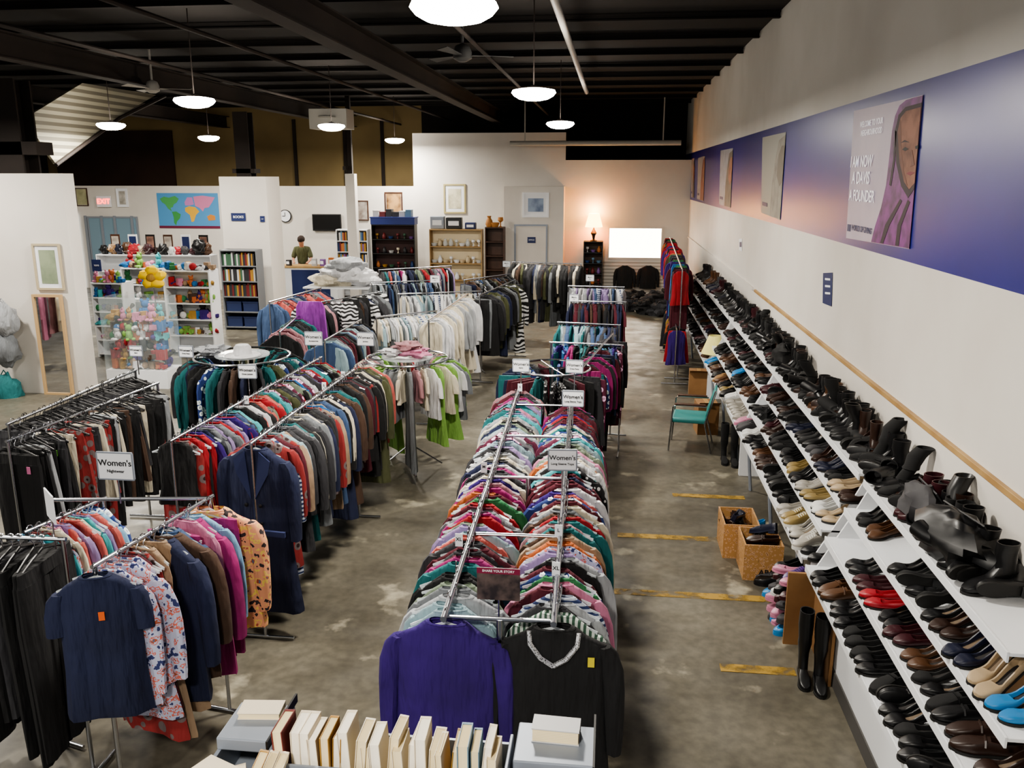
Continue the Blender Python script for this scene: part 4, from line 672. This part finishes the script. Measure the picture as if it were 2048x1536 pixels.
def bookcase(nm, px0, px1, Y, zt_, ns, m, label, d=.35, back=None, cat='bookcase', z0=.05, px_y=500):
    x0 = P(px0, px_y, y=Y).x; x1 = P(px1, px_y, y=Y).x; t = thing(nm, label, cat, ((x0+x1)/2, Y, 0)); a = (x1-x0)/2
    for s in (-1, 1): M().box(min(s*a, s*(a-.025)), max(s*a, s*(a-.025)), 0, d, 0, zt_).done('side_panel', m, t, smooth=False)
    M().box(-a+.025, a-.025, d-.015, d, 0, zt_).done('back_panel', back or m, t, smooth=False); zs = [z0+(zt_-.03-z0)*i/ns for i in range(ns+1)]
    for z in zs: M().box(-a+.025, a-.025, 0, d-.015, z, z+.025).done('shelf', m, t, smooth=False)
    return x0+.03, x1-.03, zs, (zt_-.03-z0)/ns
def fill(x0, x1, Y, z, h, where, cols=None, step=(.03, .05)):
    x = x0; i = 0
    while x < x1-.05 and i < 30:
        th = R.uniform(*step); i += 1
        book((x+th/2, Y+.12, z+.025), th*.95, .16, h*R.uniform(.7, .85), R.choice(cols or range(10)), '%s book %s, %s from left' % ('spine-out', where, ordn(i)), 'books '+where); x += th
gw = mat('grey shelf', '#6f7276', .5)
x0, x1, zs, g = bookcase('video_shelf', 438, 512, 18.4, 1.82, 5, gw, 'grey metal shelf of video cases before the white column', back=mat('dark back', '#2c2d33', .6))
for i in (4, 3, 2): fill(x0, x1, 18.4, zs[i], g, 'on the %s shelf of the grey video shelf' % ['', '', 'third', 'second', 'top'][i], (3, 0, 6, 3, 5, 4))
for i in (0, 1):
    for k in range(2): tag(M().box(x0+.02+k*.4, x0+.37+k*.4, 18.45, 18.7, zs[i]+.026, zs[i]+.026+.22).box(x0+.01+k*.4, x0+.38+k*.4, 18.44, 18.71, zs[i]+.23, zs[i]+.25).done('storage_bin', mat('blue bin', '#223058', .5), smooth=False), 'dark blue bin, %s on %s shelf of the grey video shelf' % (['left', 'right'][k], ['bottom', 'second lowest'][i]), 'storage bin')
x0, x1, zs, g = bookcase('white_bookcase', 673, 736, 24, 1.95, 6, white_board, 'narrow white bookcase left of the navy topped shelf')
for i in (5, 4, 3): fill(x0, x1, 24, zs[i], g, 'on shelf %s of the white bookcase' % ['', '', '', 'three', 'two', 'one'][i], step=(.04, .06))
x0, x1, zs, g = bookcase('black_shelf', 744, 830, 24, 2.1, 5, black_plastic, 'black shelf with navy top between bookcase and cabinet', back=mat('dark maroon', '#3a2020', .6)); tag(M().box(x0-.04, x1+.04, 23.98, 24.4, 2.1, 2.3).box(x0-.06, x1+.06, 23.96, 24.42, 2.28, 2.31).done('top_box', mat('blue box', '#26367c', .5), smooth=False), 'long navy box on top of the black shelf', 'box')
for i in range(6):
    xx = x0+.1+i*.19; h2 = R.uniform(.1, .2); tag(M().box(xx-.08, xx+.08, 24.05, 24.3, 2.312, 2.312+h2).box(xx-.085, xx+.085, 24.04, 24.31, 2.312+h2, 2.33+h2).done('game_box', R.choice(bookc), smooth=False), 'boxed game on the navy topped shelf, %s from left' % ordn(i+1), 'box', 'boxes on the navy shelf')
VA = [M().lathe([(.04, 0), (.06, .04), (.05, .1), (.025, .14), (.035, .17)], 12).mesh('vase'), M().lathe([(.03, 0), (.01, .02), (.01, .07), (.045, .1), (.04, .15)], 12).mesh('goblet'), M().lathe([(.05, 0), (.07, .05), (.075, .07)], 12).mesh('bowl')]
def ware(x0, x1, Y, z, nn, where, cols, sc=1):
    for i in range(nn):
        v = R.randrange(3); o = put(['vase', 'goblet', 'bowl'][v], VA[v], R.choice(cols)); o.location = (x0+(x1-x0)*(i+.5)/nn, Y, z); o.scale = (sc, sc, sc); tag(o, '%s %s, %s from left' % (['vase', 'goblet', 'bowl'][v], where, ordn(i+1)), 'glassware', 'ware '+where)
for i in range(1, 5): ware(x0, x1, 24.15, zs[i]+.026, 6, 'on level %s of the black shelf' % ['', 'one', 'two', 'three', 'four'][i], bookc, 1)
x0, x1, zs, g = bookcase('display_cabinet', 859, 964, 24, 1.98, 4, wood, 'light wooden display cabinet with glassware on middle back wall', back=mat('cabinet back', '#d8c9a8', .5), cat='cabinet')
for i in range(1, 4): ware(x0, x1, 24.15, zs[i]+.026, 9, 'on level %s of the wooden cabinet' % ['', 'one', 'two', 'three'][i], [clear, paper_w, clear, mat('ceramic', '#c8b89a', .3)], 1.2)
for i, (px, w_, h2) in enumerate(((874, .4, .35), (907, .45, .32), (940, .3, .18))):
    q = P(px, 450, y=24.1); t = thing('small_appliance', 'boxed appliance on wooden cabinet, %s from left' % ordn(i+1), 'appliance', (q.x, 24.1, 1.98)); M().box(-w_/2, w_/2, 0, .25, 0, h2).done('carton', [gmetal, black_plastic, navy_sign][i], t, smooth=False, bev=.02); M().box(-w_/3, w_/3, -.003, 0, h2*.3, h2*.7).done('label_panel', paper_w, t, smooth=False)
x0, x1, zs, g = bookcase('dark_wood_shelf', 970, 1008, 23.9, 2.05, 5, dwood, 'dark wooden shelf right of the display cabinet'); ware(x0, x1, 24.0, 2.05, 3, 'on top of the dark wooden shelf', [mat('basket', '#a5713e', .7)], 1.8)
x0, x1, zs, g = bookcase('black_metal_stand', 1167, 1206, 24.75, 1.62, 5, black_plastic, 'black stand carrying the glowing lamp', back=mat('stand back', '#4a3a30', .7)); lx = (x0+x1)/2
for i in range(1, 5): ware(x0, x1, 24.85, zs[i]+.026, 3, 'on level %s of the lamp stand' % ['', 'one', 'two', 'three', 'four'][i], bookc, 1)
t = thing('table_lamp', 'glowing orange table lamp on black stand by back wall', 'lamp', (lx, 24.92, 1.62)); M().lathe([(.1, 0), (.1, .02), (.03, .05), (.05, .15), (.09, .22), (.05, .3), (.02, .36), (.02, .45)], 16).done('lamp_base', black_plastic, t); M().lathe([(.25, .4), (.15, .78), (.145, .78), (.24, .4)], 24, cap=False).done('lamp_shade', mat('glow shade', '#ffae50', emit=11), t)
for nm_, zz_, en_ in (('lamp_glow_above', 2.47, 36), ('lamp_glow_below', 1.98, 22)):
    pl = bpy.data.lights.new(nm_, 'POINT'); pl.energy = en_; pl.color = (1, .5, .15); pl.shadow_soft_size = .06; po = bpy.data.objects.new(nm_, pl); COL.objects.link(po); po.location = (lx, 24.92, zz_)
# toy area
PT = M().ell((0, 0, .1), (.08, .07, .1)).ell((0, -.01, .23), (.065, .06, .06)).ell((-.05, 0, .29), (.025, .015, .03), 8, 6).ell((.05, 0, .29), (.025, .015, .03), 8, 6).ell((-.09, -.03, .13), (.03, .03, .055), 8, 6).ell((.09, -.03, .13), (.03, .03, .055), 8, 6).ell((-.05, -.07, .03), (.035, .06, .03), 8, 6).ell((.05, -.07, .03), (.035, .06, .03), 8, 6).mesh('plush')
TY = [('plush_toy', 'plush toy', PT), ('toy_ball', 'toy ball', M().ell((0, 0, .07), (.07, .07, .07)).mesh('ball')), ('toy_truck', 'toy truck', M().box(-.11, .11, -.05, .05, .03, .07).box(-.1, .0, -.048, .048, .07, .15).box(.02, .11, -.05, .05, .07, .1).tube([(-.06, -.06, .03), (-.06, .06, .03)], .03, 10).tube([(.06, -.06, .03), (.06, .06, .03)], .03, 10).mesh('truck')),
      ('toy_box', 'boxed toy', M().box(-.08, .08, -.05, .05, 0, .17).box(-.06, .06, -.054, -.05, .04, .13).mesh('tbox', False)), ('soft_toy', 'floppy soft toy', M().ell((0, 0, .06), (.13, .08, .06), lump=.4).ell((.11, -.02, .1), (.06, .05, .05)).ell((-.13, 0, .04), (.05, .03, .03), 8, 6).mesh('soft'))]
tk = ['lime green', 'bright blue', 'pink', 'mustard', 'red', 'orange', 'purple', 'turquoise', 'brown', 'white', 'tan', 'charcoal', 'green', 'red', 'bright blue']
def toys(x0, x1, Y, z, nn, where, sc=1, dj=.05):
    for i in range(nn):
        c = R.choice(tk); nm, lb, me = R.choice(TY); o = put(nm, me, fab(c)); o.location = (x0+(x1-x0)*(i+.5)/nn, Y+R.uniform(-.08, dj), z); o.rotation_euler = (0, 0, R.uniform(-1.2, 1.2)); o.scale = [sc*R.uniform(.65, 1.1)]*3; tag(o, '%s %s %s, %s from left' % (c, lb, where, ordn(i+1)), 'toy', 'toys '+where)
lv_ = ['zero', 'one', 'two', 'three', 'four', 'five', 'six']
x0, x1, zs, g = bookcase('toy_shelf', 322, 414, 15.6, 1.66, 5, white_board, 'white shelf of colourful toys left of grey video shelf', d=.4, cat='shelf')
for i in range(1, 6): toys(x0, x1, 15.75, zs[i]+.026, 12, 'on level %s of the right toy shelf' % lv_[i], .95)
x0, x1, zs, g = bookcase('toy_shelf', 172, 236, 15.2, 1.45, 5, white_board, 'white toy shelf just right of the mirror', d=.4, cat='shelf')
for i in range(1, 6): toys(x0, x1, 15.35, zs[i]+.026, 9, 'on level %s of the left toy shelf' % lv_[i], .85)
x0, x1, zs, g = bookcase('toy_shelf', 236, 322, 17.4, 1.5, 4, white_board, 'white toy shelf behind the yellow plush', d=.4, cat='shelf')
for i in range(1, 5): toys(x0, x1, 17.55, zs[i]+.026, 11, 'on level %s of the rear toy shelf' % lv_[i], 1.0)
x0, x1, zs, g = bookcase('handbag_shelf', 190, 420, 21.5, 1.4, 3, white_board, 'long white shelf with handbags on top behind toy shelves', d=.4, cat='shelf')
for i in range(15):
    cl = ['black', 'tan', 'navy', 'brown', 'red', 'beige', 'burgundy', 'dark brown', 'black', 'white', 'red', 'grey', 'burgundy', 'black', 'brown'][i]; bag((x0+.15+i*(x1-x0-.3)/14+R.uniform(-.06, .06), 21.7+R.uniform(-.06, .06), 1.405), R.uniform(-.6, .6), R.uniform(.6, .95), LM[cl], cl+' handbag on the long shelf behind toys, %s from left' % ordn(i+1), R.uniform(1, 1.7))
    if i < 6: q = (x0+.3+i*(x1-x0)/6.3, 21.95, 1.405); t = thing('small_framed_card', 'small framed display card on the long shelf, %s from left' % ordn(i+1), 'display card', q); M().box(-.13, .13, 0, .02, 0, .5).done('frame', [dwood, paper_w, black_plastic][i % 3], t, smooth=False); M().box(-.1, .1, -.003, 0, .05, .45).done('print', [art('c1', '#c8c0b4', '#7a7068'), navy_sign, art('c2', '#a07a6a', '#4a3028')][i % 3], t, smooth=False)
q = P(305, 555, y=15); t = thing('plush_flower', 'big yellow plush flower hanging over toy shelves', 'plush toy', q)
for k in range(5): a = k*2*pi/5+.3; M().ell((.15*cos(a), 0, .13*sin(a)), (.13, .09, .09), lump=.3, sd=k).done('petal', mat('yellow plush', '#f0c814', .9), t)
M().ell((0, -.04, 0), (.1, .08, .08)).done('centre', fab('mustard'), t); M().tube([(0, 0, -.2), (0, .1, -q.z+.02)], .012).done('stem', chrome, t)
a0 = P(198, 620, y=12.9); a1 = P(322, 620, y=12.9); t = thing('acrylic_toy_bin', 'clear acrylic bin stuffed with small toys by the mirror', 'bin', ((a0.x+a1.x)/2, 12.9, 0)); a = (a1.x-a0.x)/2
for nm, bb in (('front_panel', (-a, a, 0, .01, .3, 1.5)), ('side_panel', (-a, -a+.01, .01, .5, .3, 1.5)), ('side_panel', (a-.01, a, .01, .5, .3, 1.5)), ('back_panel', (-a, a, .5, .51, .3, 1.5))): M().box(*bb).done(nm, glass, t, smooth=False)
M().box(-a, a, 0, .51, 0, .3).done('base', white_board, t, smooth=False)
for j in range(6):
    toys(a0.x+.08, a1.x-.08, 13.05, .31+j*.16, 9, 'in front layer %s of acrylic bin' % lv_[j+1], 1); toys(a0.x+.08, a1.x-.08, 13.22, .31+j*.16, 6, 'in back layer %s of acrylic bin' % lv_[j+1], 1)
x0 = P(520, 520, y=22.5).x; x1 = P(672, 520, y=22.5).x; t = thing('sales_counter', 'white and navy sales counter in front of the person', 'counter', ((x0+x1)/2, 22.5, 0)); a = (x1-x0)/2
M().box(-a, a, 0, .6, 0, 1.0).done('body', white_board, t, smooth=False); M().box(-a-.03, a+.03, -.03, .63, 1.0, 1.04).done('countertop', wood, t, smooth=False); M().box(-.2, a-.2, -.01, 0, .2, .95).done('front_panel', navy_sign, t, smooth=False)
for i in range(9):
    px = 527+i*17; q = P(px, 505, y=22.7)
    if 590 < px < 622: continue
    h2 = R.uniform(.12, .35); t = thing('counter_item', '%s packet standing on the sales counter, %s from left' % (bookn[i], ordn(i+1)), 'packet', (q.x, 22.65, 1.04), R.uniform(-.4, .4), 'packets on the sales counter'); M().box(-.07, .07, -.05, .05, 0, h2).done('packet', bookc[i], t, smooth=False, bev=.012); M().box(-.05, .05, -.053, -.05, h2*.3, h2*.75).done('label_panel', paper_w, t, smooth=False)
for i, (px, py, sx, c) in enumerate(((690, 545, .5, 'white'), (665, 560, .45, 'cream'), (715, 556, .45, 'white'), (690, 530, .4, 'light grey'))):
    q = P(px, py, y=16.5); tag(M().ell((0, 0, 0), (sx, .3, .15), 24, 14, lump=.4, sd=i).done('folded_duvet', fab(c), loc=q), '%s folded duvet, %s in the bedding heap' % (c, ['middle', 'left', 'right', 'topmost'][i]), 'duvet', 'bedding heap')
q = P(690, 566, y=16.5); t = thing('bedding_table', 'table beneath the folded white duvets', 'table', (q.x, 16.5, 0)); M().box(-.75, .75, -.35, .35, q.z-.08, q.z-.05).done('tabletop', white_board, t, smooth=False)
for sx in (-.7, .7):
    for sy in (-.3, .3): M().tube([(sx, sy, 0), (sx, sy, q.z-.08)], .02).done('leg', chrome, t)
def hat(loc, m, label): t = thing('hat', label, 'hat', loc); M().lathe([(.2, .0), (.19, .012), (.1, .02), (.095, .09), (.07, .12), (.001, .125)], 24, cap=False).done('brim_and_crown', m, t); M().lathe([(.099, .022), (.098, .045)], 24, cap=False).done('hat_band', fab('light grey'), t)
for c, z in ((cE, 1.46), (cG, 1.36)): tag(M().lathe([(.3, 0), (.3, .015), (.001, .016)], 24).done('rack_top_disc', clear, loc=(c.x, c.y, z)), 'clear disc topping the round rack %s' % ('with hat' if c is cE else 'of children clothes'), 'disc')
hat((cE.x+.05, cE.y-.1, 1.48), fab('white'), 'white brimmed hat on top of round rack')
for i, (c, dx_, cl, z) in enumerate(((cE, -.33, 'light grey', 1.48), (cG, -.12, 'white', 1.38), (cG, .1, 'pink', 1.38), (cG, 0, 'dusty rose', 1.45))): tag(M().ell((0, 0, .05), (.17, .13, .05), 18, 10, lump=.8, sd=i).done('folded_cloth', fab(cl), loc=(c.x+dx_, c.y-.05, z)), '%s folded cloth on top of the round rack %s' % (cl, 'beside hat' if c is cE else ['', 'at left', 'at right', 'stacked on top'][i]), 'folded cloth')
for i, (px, py, c, s) in enumerate(((8, 640, 'light grey', .2), (12, 700, 'heather grey', .2), (14, 790, 'teal', .24))): q = P(px, py, y=12.15); tag(M().ell((0, 0, 0), (s, .18, s*1.4), 20, 12, lump=.35, sd=i+9).tube([(-.1, 0, s*1.1), (0, 0, s*1.7), (.1, 0, s*1.1)], .01).done('stuffed_bag', fab(c), loc=q), '%s stuffed bag hanging on the left edge partition' % c, 'bag', 'bags on the left partition')
# ------------------------------------------------------------------ near bookcase
def metal_case(x0, x1, y0, y1, z, label, lip=.08):
    t = thing('metal_bookcase', label, 'bookcase', ((x0+x1)/2, (y0+y1)/2, 0)); a = (x1-x0)/2; b_ = (y1-y0)/2
    M().box(-a, -a+.01, -b_, b_, 0, z+.11).done('side_panel', gmetal, t, smooth=False, bev=.003); M().box(a-.01, a, -b_, b_, 0, z+.11).done('side_panel', gmetal, t, smooth=False, bev=.003)
    for zz in (z, z-.35, z-.7, z-1.05): M().box(-a+.01, a-.01, -b_, b_, zz-.02, zz).done('shelf', gmetal, t, smooth=False)
    M().box(-a+.01, a-.01, b_-.01, b_, 0, z+lip).done('back_panel', gmetal, t, smooth=False); M().box(-a+.01, a-.01, -b_, -b_+.008, z, z+.1).done('front_lip', gmetal, t, smooth=False)
xa = P(570, 1440, y=2.15).x; xb = P(1024, 1440, y=2.15).x
metal_case(xa, xb, 2.0, 2.2, 1.68, 'grey metal bookcase, middle unit with upright paperbacks', .08)
x = xa+.02; i = 0
while x < xb-.045:
    th = R.uniform(.019, .034); i += 1; h = R.uniform(.15, .19); ci = R.choice([2, 2, 6, 2, 4, 2, 9, 2]); ln = R.choice((0, 0, 0, .06, .1, -.05))
    book((x+th/2, 2.085+R.uniform(-.012, .012), 1.681), th*.96, .11, h, 0 if i == 1 else ci, '%s upright paperback with cream pages, %s from left in bottom row' % (bookn[0 if i == 1 else ci], ordn(i)), 'upright paperbacks in near bookcase', True, R.uniform(-.05, .05), ln); x += th+(.003 if ln else 0)
def flatbook(x, y, z, w_, d, h, rz, ci, label, tilt=0):
    t = thing('paperback', label, 'book', (x, y, z), rz, 'flat paperbacks on near bookcases'); t.rotation_euler = (0, tilt, rz)
    M().box(-w_/2, w_/2, -d/2, d/2, 0, .003).box(-w_/2, w_/2, -d/2, d/2, h-.003, h).box(-w_/2, w_/2, d/2-.003, d/2, .003, h-.003).done('cover', bookc[ci], t, smooth=False); M().box(-w_/2+.003, w_/2-.003, -d/2+.003, d/2-.004, .003, h-.003).done('page_block', paper, t, smooth=False)
def topped(x0, x1, zt_, label):
    t = thing('metal_bookcase', label, 'bookcase', ((x0+x1)/2, 2.14, 0)); a = (x1-x0)/2
    M().box(-a, a, -.06, .12, zt_-.04, zt_).done('top_panel', gmetal, t, smooth=False, bev=.004)
    for s in (-1, 1): M().box(min(s*a, s*(a-.012)), max(s*a, s*(a-.012)), -.3, .12, 0, zt_-.041).done('side_panel', gmetal, t, smooth=False)
    M().box(a-.006, a, -.1, .14, zt_+.001, zt_+.03).done('end_fin', black_plastic, t, smooth=False); M().box(-a+.012, a-.012, .1, .12, 0, zt_-.041).done('back_panel', gmetal, t, smooth=False)
    M().box(-a+.012, a-.012, -.3, .1, 1.62, 1.64).done('shelf', gmetal, t, smooth=False); return (x0+x1)/2
xc = topped(P(450, 1420, y=2.15).x, xa-.01, 1.79, 'grey metal bookcase, left unit with flat books'); flatbook(xc+.0, 2.21, 1.791, .13, .07, .022, .1, 2, 'cream paperback lying flat on left grey bookcase top')
for i in range(5): flatbook(xc-.03+R.uniform(-.02, .02), 1.96, 1.641+i*.026, .15, .1, .025, R.uniform(-.5, .5), R.choice([2, 4, 2]), 'flat paperback in left near stack, %s from the bottom' % ordn(i+1), R.uniform(-.08, .08) if i else 0)
for i in range(3): book((xc+.06+.03*i, 1.96, 1.641), .026, .12, .17, R.choice([2, 4, 6]), 'leaning cream paperback right of the left near stack, %s from left' % ordn(i+1), 'leaning paperbacks in near bookcase', True, .1, .2)
xc = topped(xb+.01, P(1192, 1440, y=2.15).x, 1.79, 'grey metal bookcase, right unit with flat books'); flatbook(xc+.0, 2.2, 1.791, .14, .07, .045, -.04, 6, 'thick white paperback lying on right grey bookcase top')
for i in range(4): flatbook(xc-.01+R.uniform(-.01, .01), 1.96, 1.641+i*.026, .15, .1, .025, R.uniform(-.1, .1), R.choice([2, 3, 6]), 'flat paperback in right near stack, %s from the bottom' % ordn(i+1))
# ------------------------------------------------------------------ person
base = P(606, 520, y=23.5); px_ = base.x
pj = {'pel': (0, 0, .95, .13), 'sp': (0, -.02, 1.15, .12), 'ch': (0, -.06, 1.35, .14), 'nk': (0, -.1, 1.5, .055), 'hd0': (0, -.13, 1.57, .075), 'hd1': (0, -.15, 1.68, .09), 'hdt': (0, -.14, 1.74, .07)}
for s, k in ((-1, 'l'), (1, 'r')): pj.update({'sh'+k: (s*.18, -.06, 1.42, .055), 'el'+k: (s*.25, -.12, 1.17, .042), 'wr'+k: (s*.2, -.35, 1.1, .028), 'ha'+k: (s*.19, -.42, 1.09, .03), 'hp'+k: (s*.09, 0, .9, .09), 'kn'+k: (s*.1, -.02, .5, .06), 'an'+k: (s*.1, .02, .09, .04), 'to'+k: (s*.11, -.14, .04, .035)})
ed = [('pel', 'sp'), ('sp', 'ch'), ('ch', 'nk'), ('nk', 'hd0'), ('hd0', 'hd1'), ('hd1', 'hdt')]
for k in 'lr':
    ed += [('ch', 'sh'+k), ('sh'+k, 'el'+k), ('el'+k, 'wr'+k), ('wr'+k, 'ha'+k), ('pel', 'hp'+k), ('hp'+k, 'kn'+k), ('kn'+k, 'an'+k), ('an'+k, 'to'+k)]
    h_ = pj['ha'+k]
    for j, (ox, oy) in enumerate(((-.03, -.07), (-.012, -.09), (.008, -.09), (.027, -.075), (.05*(1 if k == 'l' else -1), -.02))): pj['f%s%d' % (k, j)] = (h_[0]+ox, h_[1]+oy, h_[2]-.015, .009); ed.append(('ha'+k, 'f%s%d' % (k, j)))
def skin(names, edges, grow=0):
    ks = [k for k in pj if k in names]; me = bpy.data.meshes.new('sk'); me.from_pydata([pj[k][:3] for k in ks], [(ks.index(a), ks.index(b_)) for a, b_ in edges if a in ks and b_ in ks], []); o = bpy.data.objects.new('sk', me); COL.objects.link(o)
    o.modifiers.new('s', 'SKIN'); o.modifiers.new('u', 'SUBSURF').levels = 2; o.modifiers['u'].render_levels = 2
    for i, k in enumerate(ks): r = pj[k][3]+grow; me.skin_vertices[0].data[i].radius = (r, r*(.8 if k in ('ch', 'sp', 'pel') else 1)); me.skin_vertices[0].data[i].use_root = (i == 0)
    bpy.context.view_layer.update(); r = bpy.data.meshes.new_from_object(o.evaluated_get(bpy.context.evaluated_depsgraph_get())); bpy.data.objects.remove(o); r.materials.clear(); return r
t = thing('person', 'person with dark hair in olive shirt standing head bowed behind counter', 'person', (px_, 23.5, 0), .2)
put('body', skin(set(pj), ed), mat('skin tone', '#a87860', .6), t)
put('shirt', skin({'pel', 'sp', 'ch', 'nk', 'shl', 'shr', 'ell', 'elr'}, ed, .035), fab('olive'), t); put('trousers', skin({'pel', 'hpl', 'hpr', 'knl', 'knr', 'anl', 'anr'}, ed, .025), fab('charcoal'), t)
M().ell((0, -.125, 1.71), (.105, .125, .11), 16, 10, lump=.1).done('hair', mat('dark hair', '#2a1c14', .8), t); M().ell((-.035, -.24, 1.65), (.012, .008, .01), 8, 6).done('eye', ink, t); M().ell((.035, -.24, 1.65), (.012, .008, .01), 8, 6).done('eye', ink, t)
# ------------------------------------------------------------------ camera, world
cam = bpy.data.cameras.new('cam'); co = bpy.data.objects.new('camera', cam); COL.objects.link(co); cam.lens = F/2048*36; cam.sensor_width = 36; cam.clip_end = 100; cam.clip_start = .05
mxx = Matrix((RT, UP, -FW)).transposed().to_4x4(); mxx.translation = (0, 0, H); co.matrix_world = mxx; SC.camera = co
wd = bpy.data.worlds.new('w'); SC.world = wd; wd.use_nodes = True; wd.node_tree.nodes['Background'].inputs[0].default_value = (.95, .92, .88, 1); wd.node_tree.nodes['Background'].inputs[1].default_value = .42
SC.view_settings.view_transform = 'AgX'; SC.view_settings.look = 'AgX - Medium High Contrast'; SC.view_settings.exposure = .5
